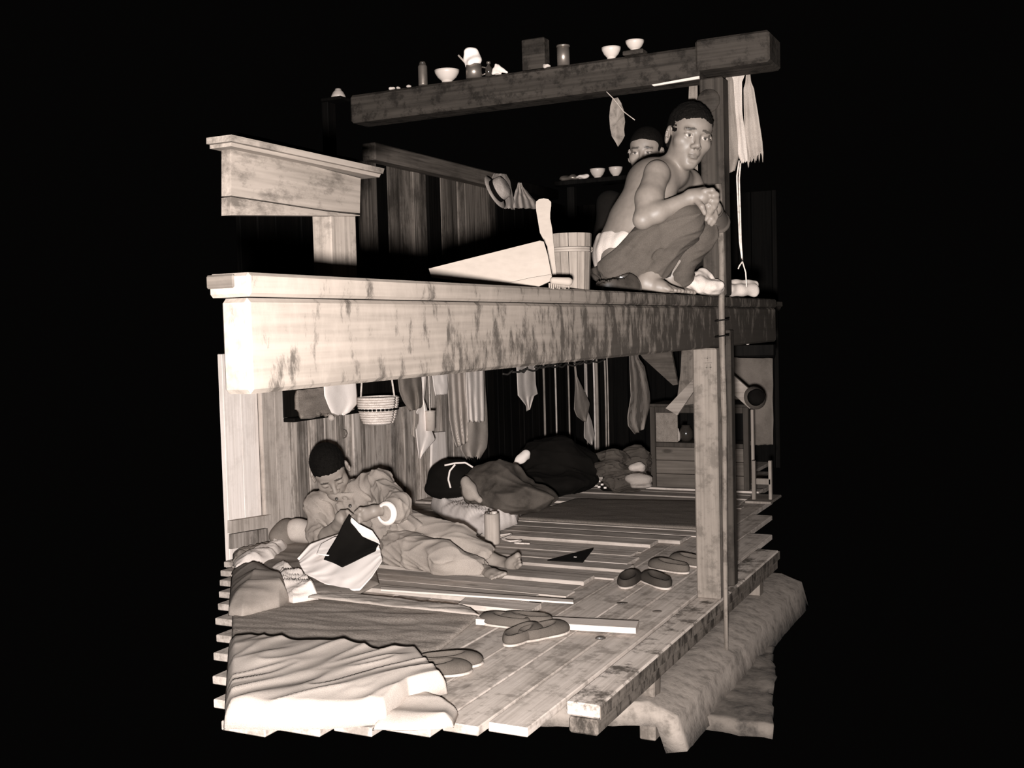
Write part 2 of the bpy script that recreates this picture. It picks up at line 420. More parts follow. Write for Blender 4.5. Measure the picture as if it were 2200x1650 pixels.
def creases(seed, axis, fr, n=6, along=.22):
    rg = np.random.RandomState(seed); a = np.array(axis, float)/np.linalg.norm(axis); D = rg.normal(size=(n, 3)); D /= np.linalg.norm(D, axis=1)[:, None]
    D = D-np.outer(D@a, a)*(1-along); fs = fr*(.6+.9*rg.rand(n)); ph = rg.rand(n)*6.28
    def f(X, Y, Z):
        o = 0; wob = .9*np.sin(X*9+Y*7+Z*11+seed)
        for i in range(n): o = o+(1-np.abs(np.sin((X*D[i, 0]+Y*D[i, 1]+Z*D[i, 2])*fs[i]+ph[i]+wob)))**3
        return o/n
    return f
# ------------------------------------------------------------------ setting: floor, ledge, walls
ZD, ZU = .358, 1.61          # lower and upper deck heights
XW = -3.8                    # back wall plane
def proj(p):
    q = np.array(p, float)-CAMP; d = q@fw; return CX+FPX*(q@rt)/d, CY-FPX*(q@up)/d
def near_y(x, z, ypx=1557, xpx=498):
    """where a board running along Y may stop: just outside the view"""
    y = 4.5
    while y > 1.2:
        a, b = proj((x, y, z))
        if b > ypx or a < xpx: break
        y -= .01
    return y
def far_y(x, z, ymax, xpx=1660):
    y = ymax
    while y > 3 and proj((x, y, z))[0] > xpx: y -= .01
    return y
def left_x(y, z, xpx=494):
    x = XW+.035
    while proj((x, y, z))[0] < xpx: x += .01
    return x
def right_x(y, z, xmax, xpx=1662):
    x = xmax
    while proj((x, y, z))[0] > xpx: x -= .005
    return x
R_ = random.Random(3)
nx, ny = 14, 60
G = np.zeros((ny, nx, 3))
for i in range(ny):
    for j in range(nx):
        y = near_y(-1.2, 0, 1562)+i/(ny-1)*1.95; x = -1.30+j/(nx-1)*max(.02, right_x(y, 0, -.8)+1.30)
        G[i, j] = (x, y, -.005+.012*nz(x, y, 1, 9)+.01*nz(x, y, 4, 22))
fl_ = build(gridmesh(G, .05), 'floor', 'earth', smooth=True); fl_['kind'] = 'structure'; fl_['label'] = 'dark trodden earth floor of the aisle'
G = np.zeros((70, 22, 3))
for i in range(70):
    for j in range(22):
        x = -1.95+j/21*.75; yn = near_y(x, .1, 1560); y = yn+i/69*(5.8-yn)
        e = max(0, j-20)
        G[i, j] = (x+(.006*nz(y, 3, 0, 4))*(j > 18)-.012*(j == 21), y, .10-.10*(j == 21)+.005*nz(x, y, 2, 14)+.005*nz(x, y, 5, 45))
lg = build(gridmesh(G, .08), 'trim_1', 'dust', smooth=True); lg['kind'] = 'structure'; lg['label'] = 'dusty earth ledge under the platform edge'

def boards(parent, lo, hi, axis_w, widths, mats, gap=.004, jit=.006, rnd=None, dep=None, name='board'):
    """a row of boards side by side along axis_w between lo and hi"""
    rnd = rnd or random.Random(1); p = lo[axis_w]; k = 0
    while p < hi[axis_w]-.02:
        wd = min(rnd.uniform(*widths), hi[axis_w]-p)
        a, b = np.array(lo, float), np.array(hi, float); a[axis_w] = p+gap/2; b[axis_w] = p+wd-gap/2
        dd = rnd.uniform(-jit, jit)
        if dep is not None: a[dep] += dd; b[dep] += dd
        mm = mats(a, b) if callable(mats) else rnd.choice(mats)
        if mm: build(MB().bx(a, b, .003), name, mm, parent)
        p += wd; k += 1
wb = struct('wall_back', 'back wall of upright rough boards', (XW, 6.5, .3))
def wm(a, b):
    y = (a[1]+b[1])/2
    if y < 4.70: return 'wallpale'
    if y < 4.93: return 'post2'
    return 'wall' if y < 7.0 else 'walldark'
MT['post2'] = wood('weathered_pale_wood', .42, 2, con=.3, stain=.35, stv=.45, ss=7, var=.1)
MT['wallmid'] = wood('brown_wall_wood', .20, 2, con=.5, stain=.4, stv=.4, ss=4, var=.4)
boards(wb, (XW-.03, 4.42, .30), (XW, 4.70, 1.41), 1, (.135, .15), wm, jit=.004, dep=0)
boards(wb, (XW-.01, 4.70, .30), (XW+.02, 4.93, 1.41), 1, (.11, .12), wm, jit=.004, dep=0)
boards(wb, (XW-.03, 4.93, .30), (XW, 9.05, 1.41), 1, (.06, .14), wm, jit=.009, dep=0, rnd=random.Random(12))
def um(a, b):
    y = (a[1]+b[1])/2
    if y > 7.6 or y < 5.72: return 'walldark'  # boards before the rail painted near black for the low table's shade
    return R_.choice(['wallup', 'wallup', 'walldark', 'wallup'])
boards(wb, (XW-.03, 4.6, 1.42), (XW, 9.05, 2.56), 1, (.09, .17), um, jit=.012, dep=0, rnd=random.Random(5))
wf = struct('wall_far', 'dark end wall of upright boards', (-2.4, 9.1, .3))
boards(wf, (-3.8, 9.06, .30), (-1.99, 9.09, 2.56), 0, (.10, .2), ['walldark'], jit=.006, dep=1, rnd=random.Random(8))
# horizontal rail on the upper back wall
MT['rail'] = wood('rail_wood', .13, 1, con=.5, stain=.4, var=.0)
build(MB().bx((XW, 5.78, 2.555), (XW+.10, 7.5, 2.66), .008), 'wall_rail', 'rail', wb)
build(MB().bx((XW, 7.502, 2.57), (XW+.10, 8.6, 2.65), .008), 'wall_rail', 'walldark', wb)
# low boards nailed across the wall at its pale end
cl = thing('wall_cleat', 'pale horizontal board nailed low across the pale wall boards', 'board', (XW+.04, 4.6, .50))
build(MB().prism([onX(x, y, XW+.05) for x, y in ((498, 1119), (583, 1106), (583, 1132), (498, 1146))], (-.028, 0, 0)), 'board', 'post2', cl)
build(MB().prism([onX(x, y, XW+.045) for x, y in ((498, 1148), (575, 1135), (578, 1165), (498, 1180))], (-.02, 0, 0)), 'board', 'wall', cl)
# ------------------------------------------------------------------ lower sleeping platform
lp = thing('sleeping_platform', 'lower wooden sleeping platform with worn plank floor and dark stained edge', 'platform', (-2.4, 5.0, ZD-.1))
xs = [-1.342, -1.475, -1.60, -1.76, -1.90, -2.05, -2.22, -2.38, -2.55, -2.72, -2.88, -3.05, -3.2, -3.35, -3.5, -3.65, -3.765]
for i in range(len(xs)-1):
    x1, x0 = xs[i]-.003, xs[i+1]+.003; y0 = near_y((x0+x1)/2, ZD)
    y9 = far_y(x1, ZD, 8.98); cuts = [y0, y9] if i not in (1, 3) else [y0, 4.9+.2*i, y9]
    for k in range(len(cuts)-1):
        dz = R_.uniform(-.004, .003)
        build(MB().bx((x0, cuts[k]+.002, ZD-.028+dz), (x1, cuts[k+1]-.002, ZD+dz), .003), 'plank', 'deck', lp)
ye = near_y(-1.23, .30)
build(MB().bx((-1.333, ye, ZD-.042), (-1.222, 5.5, ZD+.001), .006), 'edge_board', 'edge', lp)
build(MB().bx((-1.221, ye, ZD-.042), (-1.218, 5.5, ZD-.004), .001), 'edge_face', 'edgedk', lp)
build(MB().bx((-1.325, ye, ZD-.095), (-1.229, 5.5, ZD-.046), .006), 'edge_beam', 'edgedk', lp)
for y in (3.72, 5.3):
    build(MB().bx((-1.325, y-.035, .02), (-1.265, y+.035, ZD-.096), .004), 'leg', 'post', lp)
for y in (3.6, 4.6, 5.6, 6.6):
    build(MB().bx((left_x(y-.03, .26)+.03, y-.03, ZD-.10), (-1.34 if y < 5.5 else -1.75, y+.03, ZD-.034), .004), 'joist', 'under', lp)
# loose boards laid across the platform: the raised sleeping floor
rr = random.Random(21); y = 4.02
while y < 7.28:
    wd = rr.uniform(.075, .15); top = ZD+rr.choice([.010, .013, .017, .024, .012])
    xr = -1.80+rr.uniform(-.05, .05)+(.08 if y > 5.4 else 0)
    if y < 4.15: xr = -1.95
    build(MB().bx((max(-3.76, left_x(y, ZD)), y+.004, ZD+.004), (xr, y+wd-.006, top), .003), 'sleeping_board', 'sleep', lp)
    y += wd
pb = [onZ(1030, 1318, ZD+.03), onZ(1372, 1334, ZD+.03), onZ(1366, 1349, ZD+.03), onZ(1022, 1330, ZD+.03)]
lb = build(MB().prism(pb, (0, 0, -.022)), 'loose_plank', 'pale'); tag(lb, 'pale narrow plank lying loose across the platform by the sandals', 'plank')
pb = [onZ(1000, 1283, ZD+.028), onZ(1163, 1296, ZD+.028), onZ(1140, 1312, ZD+.028), onZ(985, 1297, ZD+.028)]
lb = build(MB().prism(pb, (0, 0, -.02)), 'loose_plank', 'sleep'); tag(lb, 'short grey loose plank behind the pale narrow plank', 'plank')
pb = [onZ(818, 1260, ZD+.036), onZ(1232, 1288, ZD+.036), onZ(1232, 1294, ZD+.036), onZ(818, 1266, ZD+.036)]
lb = build(MB().prism(pb, (0, 0, -.007)), 'wooden_batten', 'pale'); tag(lb, "thin pale batten lying in front of the reclining man's feet", 'batten')

# ------------------------------------------------------------------ upper sleeping platform
upf = thing('sleeping_platform', 'upper wooden sleeping platform with a broad worn front beam', 'platform', (-2.4, 5.0, 1.4))
build(MB().bx((-1.31, 1.525, 1.398), (-1.247, 5.62, 1.566), .008), 'front_beam', 'beam', upf)
build(MB().bx((-1.335, 1.525, 1.568), (-1.243, 5.62, ZU), .006), 'edge_board', 'beam', upf)
y = 1.52
while y < 8.9:
    wd = R_.uniform(.16, .24)
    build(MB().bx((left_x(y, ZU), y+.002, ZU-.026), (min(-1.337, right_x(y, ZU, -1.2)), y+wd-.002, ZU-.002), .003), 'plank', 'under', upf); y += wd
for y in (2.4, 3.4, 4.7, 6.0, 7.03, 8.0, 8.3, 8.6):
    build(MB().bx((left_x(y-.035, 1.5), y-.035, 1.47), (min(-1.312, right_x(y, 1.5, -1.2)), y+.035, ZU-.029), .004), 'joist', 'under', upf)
# posts
a, b = onY(1497, 1285, 4.42), onY(1548, 1285, 4.42)
pt = thing('support_post', 'square pale wooden post between the lower and upper platforms', 'post', ((a[0]+b[0])/2, 4.47, ZD))
build(MB().bx((a[0], 4.42, ZD+.001), (b[0], 4.52, 1.397), .006), 'post', 'post', pt)
a2, b2 = onY(1549, 1200, 4.66), onY(1577, 1200, 4.66)  # dark upright added to stand in for the square post's shade
pk = thing('support_post', 'dark upright strip added for the shade beside the pale square post', 'post', ((a2[0]+b2[0])/2, 4.69, ZD))
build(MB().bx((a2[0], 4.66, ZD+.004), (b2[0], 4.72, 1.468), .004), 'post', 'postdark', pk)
MT['ink'] = plain('faded_dark_ink', .12, .9)
mk = MB()
for (x0, y0, x1, y1) in [(1513, 770, 1527, 769), (1520, 765, 1520, 776), (1515, 780, 1529, 779), (1519, 783, 1518, 796), (1526, 782, 1526, 794), (1515, 790, 1529, 789), (1522, 800, 1521, 812)]:
    beam_between(mk, onY(x0, y0, 4.4195), onY(x1, y1, 4.4195), .002, .004)
o = build(mk, 'brushed_marks', 'ink', pt); o['label'] = 'faint dark brushed characters'
a, b = onY(1506, 400, 4.46), onY(1556, 400, 4.46)
p2 = thing('roof_post', 'dark square post above the upper platform behind the squatting man', 'post', ((a[0]+b[0])/2, 4.5, ZU))
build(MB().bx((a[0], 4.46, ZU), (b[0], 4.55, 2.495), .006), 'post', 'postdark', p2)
kn = onY(1522, 217, 4.462); mbk = MB(); mbk.lathe([(.0, .0), (.05, 0), (.046, .006), (.03, .010), (.0, .011)], kn, 18, rotm((1, 0, 0), math.pi/2))
o = build(mbk, 'knot', 'beamdark', p2, smooth=True); o['label'] = 'round raised knot'
# thin pole lashed in front
pth = [onY(1561, 1428, 4.42)]+[onX(x, y, -1.205) for x, y in ((1559, 1300), (1557, 1100), (1556, 900), (1551, 740), (1550, 660), (1551, 560), (1547, 480), (1543, 395))]
pth[0][2] = .10
pl = thing('lashed_pole', 'rough thin bark pole tied upright in front of the posts', 'pole', (pth[0][0], pth[0][1], .1))
build(MB().tube(interp(pth, 40), [.0085+.006*(i/39)+.002*nz(i*.6, 3) for i in range(40)], 9), 'pole', 'bark' if 'bark' in MT else MT.setdefault('bark', wood('bark', .13, 2, con=.6, stain=.6, stv=.3, ss=14, var=0)), pl, smooth=True)
for (x, y) in ((1551, 688), (1551, 722)):
    c = onX(x, y, -1.205); ring = [c+np.array([.028*math.sin(t), .022*math.cos(t), .003*math.sin(t)]) for t in np.linspace(0, 6.283, 17)]
    build(MB().tube(ring, .003, 6), 'tie', MT['walldark'], pl, smooth=True)
# high cross beam carrying bowls, resting on the roof post
hb = thing('roof_beam', 'dark high cross beam with bowls and cups standing on it', 'beam', (-2.0, 4.5, 2.49))
mb = MB(); pr = [onY(762, 222, 4.5), onY(775, 209, 4.5)]
beam_y0, beam_y1 = 4.455, 4.60
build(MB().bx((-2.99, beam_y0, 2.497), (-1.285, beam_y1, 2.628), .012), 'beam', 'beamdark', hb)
build(MB().bx((-1.283, beam_y0-.06, 2.515), (-.985, beam_y1, onY(1560, 84, beam_y0)[2]), .01), 'beam_end', 'beamdark', hb)
a, b = onY(1121, 140, 4.56), onY(1170, 140, 4.56)
build(MB().bx((a[0], 4.56, 2.629), (b[0], 4.62, onY(1145, 82, 4.56)[2]), .004), 'stub_post', 'beamdark', hb)

# dark brushed marks on the back wall
mk = MB()
for (x0, y0, x1, y1) in [(728, 916, 729, 946), (736, 922, 737, 942), (736, 922, 743, 924), (743, 924, 746, 931), (746, 931, 743, 939), (743, 939, 737, 942), (741, 927, 741, 937)]:
    beam_between(mk, onX(x0, y0, XW+.012), onX(x1, y1, XW+.012), .004, .008, upd=(1, 0, 0))
o = build(mk, 'brushed_marks', 'ink', wb); o['label'] = 'dark brushed marks on the wall boards'
# straw wisps caught under the front beam
for k in range(12):
    x = 1095+k*17; yb = 797-k*3.6
    a = onX(x-14+R_.uniform(-6, 6), yb+6, -1.275); b = onX(x+R_.uniform(4, 20), yb-1, -1.262); a[2] = min(a[2], 1.392); b[2] = min(b[2], 1.396)
    build(MB().tube(interp([a, (a+b)/2-UPV*R_.uniform(.004, .012), b], 8), .0028, 5), 'straw_wisp', 'walldark', upf, smooth=True)
# ------------------------------------------------------------------ things on the upper platform
MT.update(
 white=cloth('white_cotton', .82, var=.04, blotch=.04), offwhite=cloth('off_white_cotton', .52, blotch=.08),
 greycl=cloth('grey_cotton', .34), midcl=cloth('mid_grey_cotton', .19), darkcl=cloth('dark_cotton', .075), black=cloth('black_cotton', .007, bump=.1),
 brown=cloth('brown_blanket_cloth', .08, blotch=.3), quilt=cloth('pale_quilt_cotton', .68, blotch=.06), towel=cloth('pale_towel', .30, stripe=None),
 porc=plain('glazed_porcelain', .5, .35, blotch=.06, spec=.5), tin=plain('dull_tin', .22, .38, metal=.7, blotch=.2), paper=plain('crumpled_paper', .66, .9, blotch=.08),
 bam=wood('bamboo', .34, 2, con=.2, stain=.3, stv=.5, var=.1, knots=False), stave=wood('pail_stave', .125, 2, con=.4, stain=.3, stv=.5, ss=8, var=.15, knots=False),
 straw=woven('plaited_straw', .62, 1, 260), leather=plain('scuffed_black_leather', .04, .35, blotch=.3, spec=.6), rope=plain('pale_string', .55, .9, blotch=.2, bscale=60),
 scrub=wood('scrubbed_white_wood', .165, 0, con=.08, stain=.15, stv=.7, var=.0, knots=False), glassd=plain('dark_glass', .03, .15, spec=.6), leaf=plain('dried_leaf', .16, .8, blotch=.25, bscale=30),
)
# low table at the near end
X0 = -1.75
lt = thing('low_table', 'bright weathered low table with a broad apron and one square leg', 'table', (X0-.1, 2.4, ZU))
th = np.array([-.03, 0, 0])
def pX(pts, x): return [onX(a, b, x) for a, b in pts]
build(MB().prism(pX([(497, 312), (775, 383), (773, 458), (700, 451), (497, 420)], X0), th), 'apron', 'tab', lt)
build(MB().prism(pX([(497, 423), (700, 454), (773, 462), (773, 464), (497, 462)], X0+.006), th), 'lower_rail', 'tab', lt)
for k, (q, dx) in enumerate([([(497, 289), (826, 362), (823, 373), (497, 303)], .04), ([(497, 304), (818, 374), (815, 381), (497, 314)], .028)]):
    f = pX(q, X0+dx); build(MB().prism(f, (-.075+.01*k, 0, 0)), 'top_board', 'tab', lt)
a, b = onX(711, 462, X0-.01), onX(766, 462, X0-.01)
build(MB().bx((X0-.075, a[1], ZU), (X0-.012, b[1], onX(735, 456, X0)[2]), .004), 'leg', MT.setdefault('tableg', wood('table_leg_wood', .17, 2, con=.35, stain=.7, stv=.4, ss=8, var=0)), lt)

# wooden pail of staves with a hoop
c = onZ(1228, 612, ZU); c = atD(1227, 612, 3.36); c[2] = ZU; pcx = c
pail = thing('wooden_pail', 'small wooden pail of upright staves with one dark hoop', 'pail', c)
n = 15; rb, rtp, hp = .056, .0655, .170
for k in range(n):
    t0, t1 = 2*math.pi*k/n+.015, 2*math.pi*(k+1)/n-.015; V = []
    for z, r in ((0, rb), (hp, rtp)):
        for rr_ in (r, r-.008):
            for t in (t0, t1): V.append(c+np.array([rr_*math.cos(t), rr_*math.sin(t), z]))
    mb = MB(); mb.add(V, [(0, 1, 5, 4), (3, 2, 6, 7), (0, 4, 6, 2), (1, 3, 7, 5), (4, 5, 7, 6), (0, 2, 3, 1)]); build(mb, 'stave', 'stave', pail)
zr = .118; rr_ = rb+(rtp-rb)*zr/hp
mb = MB()
for q in (0, .007): mb.tube([c+np.array([(rr_+.003)*math.cos(t), (rr_+.003)*math.sin(t), zr+q]) for t in np.linspace(0, 2*math.pi, 30)], .0042, 6)
build(mb, 'hoop', MT.setdefault('hoop', plain('dark_twisted_cane', .14, .8)), pail, smooth=True)
mb = MB(); mb.lathe([(.0, .012), (rb-.008, .012), (rb-.008, .02), (0, .02)], c, 20); build(mb, 'bottom', 'stave', pail)
# flat wooden paddle leaning beside the pail
q = [(1151, 440), (1152, 433), (1158, 428), (1168, 426), (1178, 428), (1184, 434), (1184, 442), (1182, 458), (1182, 470), (1186, 490), (1190, 530), (1196, 600), (1180, 600), (1176, 530), (1160, 500), (1155, 470), (1152, 452)]
f = [atD(x, y, 3.28-.001*(600-y)*.3) for x, y in q]
mb = MB(); mb.prism(f, -TOW*.012); o = build(mb, 'wooden_paddle', 'scrub'); tag(o, 'white round-headed wooden paddle leaning against the pail', 'paddle')
# wedge-shaped white scoop
f1 = [atD(x, y, 3.08) for x, y in ((921, 577), (1160, 517), (1168, 519), (1176, 545), (1187, 600), (1100, 614), (1052, 612), (927, 596))]
sc = thing('wooden_scoop', 'large white wedge-shaped wooden scoop lying on the platform edge', 'scoop', (f1[5][0], f1[5][1], ZU))
build(MB().prism(f1, -TOW*.014), 'blade', 'scrub', sc)
f2 = [atD(x, y, 3.06) for x, y in ((1060, 616), (1100, 606), (1140, 597), (1183, 590), (1189, 601), (1150, 619), (1120, 622))]
build(MB().prism(f2, -TOW*.10), 'rim', 'scrub', sc)
f = Field(*boundsof([atD(1180, 600, 3.03), atD(1230, 620, 3.03)], .05), .0025)
f.cone(atD(1189, 603, 3.03), atD(1221, 605, 3.03), .010, .012, .01)
br = thing('scrubbing_brush', 'small pale brush with stubby bristles beside the pail', 'brush', (f.lo[0]+.05, f.lo[1]+.05, ZU))
fmesh(f, 'brush_body', 'scrub', br)
for k in range(11):
    a = atD(1180+k*4.2, 608, 3.03); build(MB().tube([a, a+np.array([0, 0, -.013-.002*(k % 3)])], [.0022, .0016], 6), 'bristle', 'scrub', br)

def bowl(p, r, h, mat='porc', foot=True, name='bowl', label='', group=None, flip=False, tilt=None):
    pr = [(r*.42, 0), (r*.42, h*.12), (r*.45, h*.14), (r*.72, h*.4), (r*.92, h*.75), (r, h), (r*.97, h), (r*.88, h*.74), (r*.66, h*.42), (r*.35, h*.2), (0, h*.18)]
    if flip: pr = [(a, h-b) for a, b in pr]
    mb = MB(); mb.lathe(pr, p, 30, tilt); o = build(mb, name, mat, org=p, smooth=True)
    return tag(o, label, 'bowl', group)
ZB = 2.629; YB = 4.475
def onB(x): p = onY(x, 150, YB); return np.array([p[0], YB, ZB])
k_ = 4.5/FPX
# items on the high beam, left to right
p = onB(908); o = thing('metal_flask', 'tall dull metal flask standing on the high beam', 'flask', p)
mb = MB(); mb.lathe([(.0, 0), (.021, 0), (.0215, .004), (.0215, .085), (.017, .095), (.0, .097)], p, 20); build(mb, 'body', 'tin', o, smooth=True)
mb = MB(); mb.lathe([(.0, .097), (.016, .097), (.013, .108), (0, .11)], p, 16); build(mb, 'stopper', 'leather', o, smooth=True)
bowl(onB(960), .058, .052, label='white bowl with a notched rim on the high beam', name='bowl')
p = onB(1018); mug = thing('metal_mug', 'metal mug stuffed with a white cloth on the high beam', 'mug', p)
mb = MB(); mb.lathe([(.0, 0), (.036, 0), (.036, .06), (.034, .06), (.034, .008), (0, .008)], p, 24); build(mb, 'cup', 'tin', mug, smooth=True)
mb = MB(); mb.tube([p+RGT*.036+UPV*.05, p+RGT*.055+UPV*.045, p+RGT*.055+UPV*.02, p+RGT*.036+UPV*.014], .004, 6); build(mb, 'handle', 'tin', mug, smooth=True)
f = Field(p+np.array([-.06, -.06, .02]), p+np.array([.06, .06, .15]), .003)
f.ell(p+UPV*.075, (.034, .03, .03)).cone(p+UPV*.06-RGT*.01, p+UPV*.118-RGT*.022, .026, .02).ell(p+UPV*.10+RGT*.006, (.022, .02, .03))
f.disp(lambda X, Y, Z, w_=wavenoise(4, 110): .004*w_(X, Y, Z)); o = fmesh(f, 'stuffed_cloth', 'white', label='crumpled white cloth stuffed into the metal mug', cat='cloth')
o = build(MB().tube([p-RGT*.02+UPV*.05, p-RGT*.068+UPV*.105], [.004, .005], 7), 'chopstick', 'bam', smooth=True); tag(o, 'short pale stick leaning out of the metal mug', 'stick')
p = onB(1050); o = thing('small_bottle', 'small dark stoppered bottle between the mug and the paper', 'bottle', p)
mb = MB(); mb.lathe([(.0, 0), (.016, 0), (.016, .035), (.007, .046), (.007, .054), (0, .054)], p, 16); build(mb, 'body', 'glassd', o, smooth=True)
mb = MB(); mb.lathe([(.0, .054), (.009, .054), (.009, .064), (0, .064)], p, 12); build(mb, 'stopper', 'tin', o, smooth=True)
p = onB(1072); f = Field(p-.07, p+.08, .0028)
f.cone(p-RGT*.022+UPV*.008, p-RGT*.014+UPV*.042, .010, .005, .006).cone(p-RGT*.006+UPV*.008, p+RGT*.002+UPV*.05, .016, .004, .006).cone(p+UPV*.03, p+RGT*.034+UPV*.010, .014, .007, .008).plane(p+UPV*.001, (0, 0, -1))
f.disp(lambda X, Y, Z, w_=wavenoise(17, 180): .0028*w_(X, Y, Z)); fmesh(f, 'crumpled_paper', 'paper', label='crumpled white paper scrap beside the small bottle', cat='paper')
p = onB(1211); o = thing('tin_cup', 'straight shiny tin cup on the high beam by the stub post', 'cup', p)
mb = MB(); mb.lathe([(.0, 0), (.027, 0), (.0275, .085), (.026, .085), (.0255, .006), (0, .006)], p, 24); build(mb, 'cup', 'tin', o, smooth=True)
mb = MB(); mb.lathe([(.0275, .078), (.0295, .08), (.0295, .086), (.0275, .086)], p, 24); build(mb, 'rim', 'tin', o, smooth=True)
bowl(onB(1314), .042, .046, label='white footed bowl on the high beam above the dried leaf')
bowl(onB(1365)+UPV*.02, .04, .04, label='white bowl at the far right of the bowls on the high beam')
build(MB().box(onB(1365)+UPV*.009, (.09, .06, .018)), 'shelf_block', 'beamdark', hb)
for k, (x, y, s_) in enumerate(((842, 187, .016), (855, 184, .012), (878, 186, .014), (1175, 148, .018))):
    p = onB(x); f = Field(p-.04, p+.04, .003); f.ell(p+UPV*s_*.4, (s_, s_*.8, s_*.5)).plane(p, (0, 0, -1)); f.disp(lambda X, Y, Z, w_=wavenoise(k, 200): .0025*w_(X, Y, Z))
    fmesh(f, 'rag_scrap', 'offwhite', label=['small pale rag scrap at the far left end of the high beam', 'tiny pale scrap second from the left end of the high beam', 'flat pale scrap beside the metal flask', 'pale scrap beside the stub post'][k], cat='rag')
# bowl on a bracket further back
p = onX(727, 210, XW+.07); r_ = 16*((p-CAMP)@fw)/FPX; bk = bowl(p, r_, r_*1.15, label='lone white bowl at the upper left on a dark bracket', flip=True)
b_ = thing('wall_bracket', 'dark wooden bracket holding the lone bowl at the upper left', 'bracket', (XW+.03, p[1], p[2]-.1))
build(MB().bx((XW-.02, p[1]-.05, p[2]-.02), (p[0]+.05, p[1]+.05, p[2]-.002)), 'arm', 'walldark', b_)
build(MB().bx((XW-.025, p[1]-.04, 2.45), (XW+.02, p[1]+.04, p[2]-.021)), 'upright', 'walldark', b_)
# dried leaf hanging under the beam
P_ = lambda x, y: onY(x, y, 4.45)
st = [P_(1303, 197), P_(1318, 212), P_(1340, 240), P_(1364, 258)]
lf = thing('dried_leaf', 'large dried leaf hanging from a thin stalk under the high beam', 'leaf', st[0])
build(MB().tube(interp(st, 12), .0022, 6), 'stalk', 'bam', lf, smooth=True)
out = [(1316, 212), (1327, 210), (1335, 221), (1340, 236), (1341, 250), (1343, 262), (1341, 278), (1342, 292), (1336, 304), (1328, 315), (1322, 305), (1314, 293), (1311, 275), (1309, 250), (1311, 228)]
mid = [P_(1322, 212+j*100/7.) for j in range(8)]
mb = MB(); n_ = len(out); cv = P_(1325, 262)-TOW*.012
V = [P_(x, y)+TOW*.006*math.sin(i*1.9) for i, (x, y) in enumerate(out)]+[cv]
V += [v-TOW*.002 for v in V]
mb.add(V, [(i, (i+1) % n_, n_) for i in range(n_)]+[((i+1) % n_+n_+1, i+n_+1, 2*n_+1) for i in range(n_)]+[(i, i+n_+1, (i+1) % n_+n_+1, (i+1) % n_) for i in range(n_)])
build(mb, 'blade', 'leaf', lf)
o = build(MB().prism([onY(x, y, 4.44) for x, y in ((1400, 182), (1502, 163), (1502, 169), (1404, 185))], (0, .01, 0)), 'pale_lath', 'pale'); tag(o, 'short pale lath tucked under the high beam', 'lath')
o = hung('cloth_strip', 'narrow grey cloth strip hanging behind the squatting man\'s head', 'cloth', [(1482, 150, 1498, 150), (1479, 212, 1498, 212), (1479, 300, 1498, 300), (1477, 373, 1499, 376)], 'midcl', lambda x, y: onY(x, y, 4.612), folds=1, amp=.004, seed=3)

# shelf behind the squatter with bowls
YS = 6.6
a, b = onY(1195, 386, YS), onY(1420, 371, YS)
sh = thing('back_shelf', 'dark narrow shelf behind the squatting man', 'shelf', ((a[0]+b[0])/2, YS+.05, a[2]))
zs = onY(1284, 383, YS)[2]
build(MB().bx((a[0], YS-.05, zs-.03), (b[0], YS+.14, zs-.002)), 'board', 'walldark', sh)
build(MB().bx((a[0]+.05, YS+.05, ZU), (a[0]+.10, YS+.10, zs-.031)), 'leg', 'walldark', sh)
build(MB().bx((b[0]-.1, YS+.05, ZU), (b[0]-.05, YS+.10, zs-.031)), 'leg', 'walldark', sh)
for x, r_, lb in ((1284, .050, 'white bowl on the shelf left of the half-hidden man'), (1323, .045, "white bowl on the shelf partly behind the squatting man's back")):
    p = onY(x, 380, YS); p[2] = zs; bowl(p, r_, .058, label=lb)
for k, (x, wd, m_, lb) in enumerate(((1222, .05, 'tin', 'small tin box on the dark shelf'), (1250, .032, 'paper', 'crumpled white paper packet beside the shelf bowl'))):
    p = onY(x, 380, YS); p[2] = zs; f = Field(p-.09, p+.09, .004); f.ell(p+UPV*.016, (wd*1.5, .03, .018)).plane(p, (0, 0, -1)); f.disp(lambda X, Y, Z, w_=wavenoise(k+30, 120): .005*w_(X, Y, Z))
    fmesh(f, 'packet', m_, label=lb, cat='packet')
# straw hats and a cloth bundle hanging from the wall rail
def hat(c, R, name, label):
    h = thing(name, label, 'hat', c)
    mb = MB(); mb.lathe([(.085, 0), (.13, -.004), (.132, 0), (.085, .006)], c, 36, R); build(mb, 'brim', 'straw2', h, smooth=True)
    mb = MB(); mb.lathe([(.086, .0), (.084, .05), (.078, .085), (.05, .095), (0, .096)], c, 36, R); build(mb, 'crown', 'straw2', h, smooth=True)
    mb = MB(); mb.lathe([(.0865, .004), (.0878, .006), (.0872, .034), (.0855, .036)], c, 36, R); build(mb, 'band', 'black', h, smooth=True)
MT['straw2'] = woven('pale_straw', .5, 2, 200)
hc = onX(1064, 412, -3.60); nrm = (RGT*.83+UPV*.42+TOW*.36)
Rh = basis(np.cross(UPV, nrm), nrm)
hat(hc, Rh, 'straw_hat', 'pale straw hat with black band hanging on the wall rail')
o = hung('hanging_sack', 'rounded pale sack hanging behind the straw hat', 'sack', [(1062, 372, 1088, 374), (1056, 384, 1097, 388), (1066, 410, 1101, 412), (1075, 432, 1106, 438), (1078, 446, 1107, 450)], 'offwhite', lambda x, y: onX(x, y, -3.665), folds=1.0, amp=.02, seed=5)
o = hung('hanging_bag', 'gathered pale cloth bag with a knotted top beside the straw hat', 'bag', [(1113, 392, 1121, 393), (1112, 399, 1124, 400), (1106, 415, 1136, 415), (1102, 430, 1152, 432), (1100, 446, 1160, 450)], 'offwhite', lambda x, y: onX(x, y, -3.67), folds=4, amp=.02, seed=6)

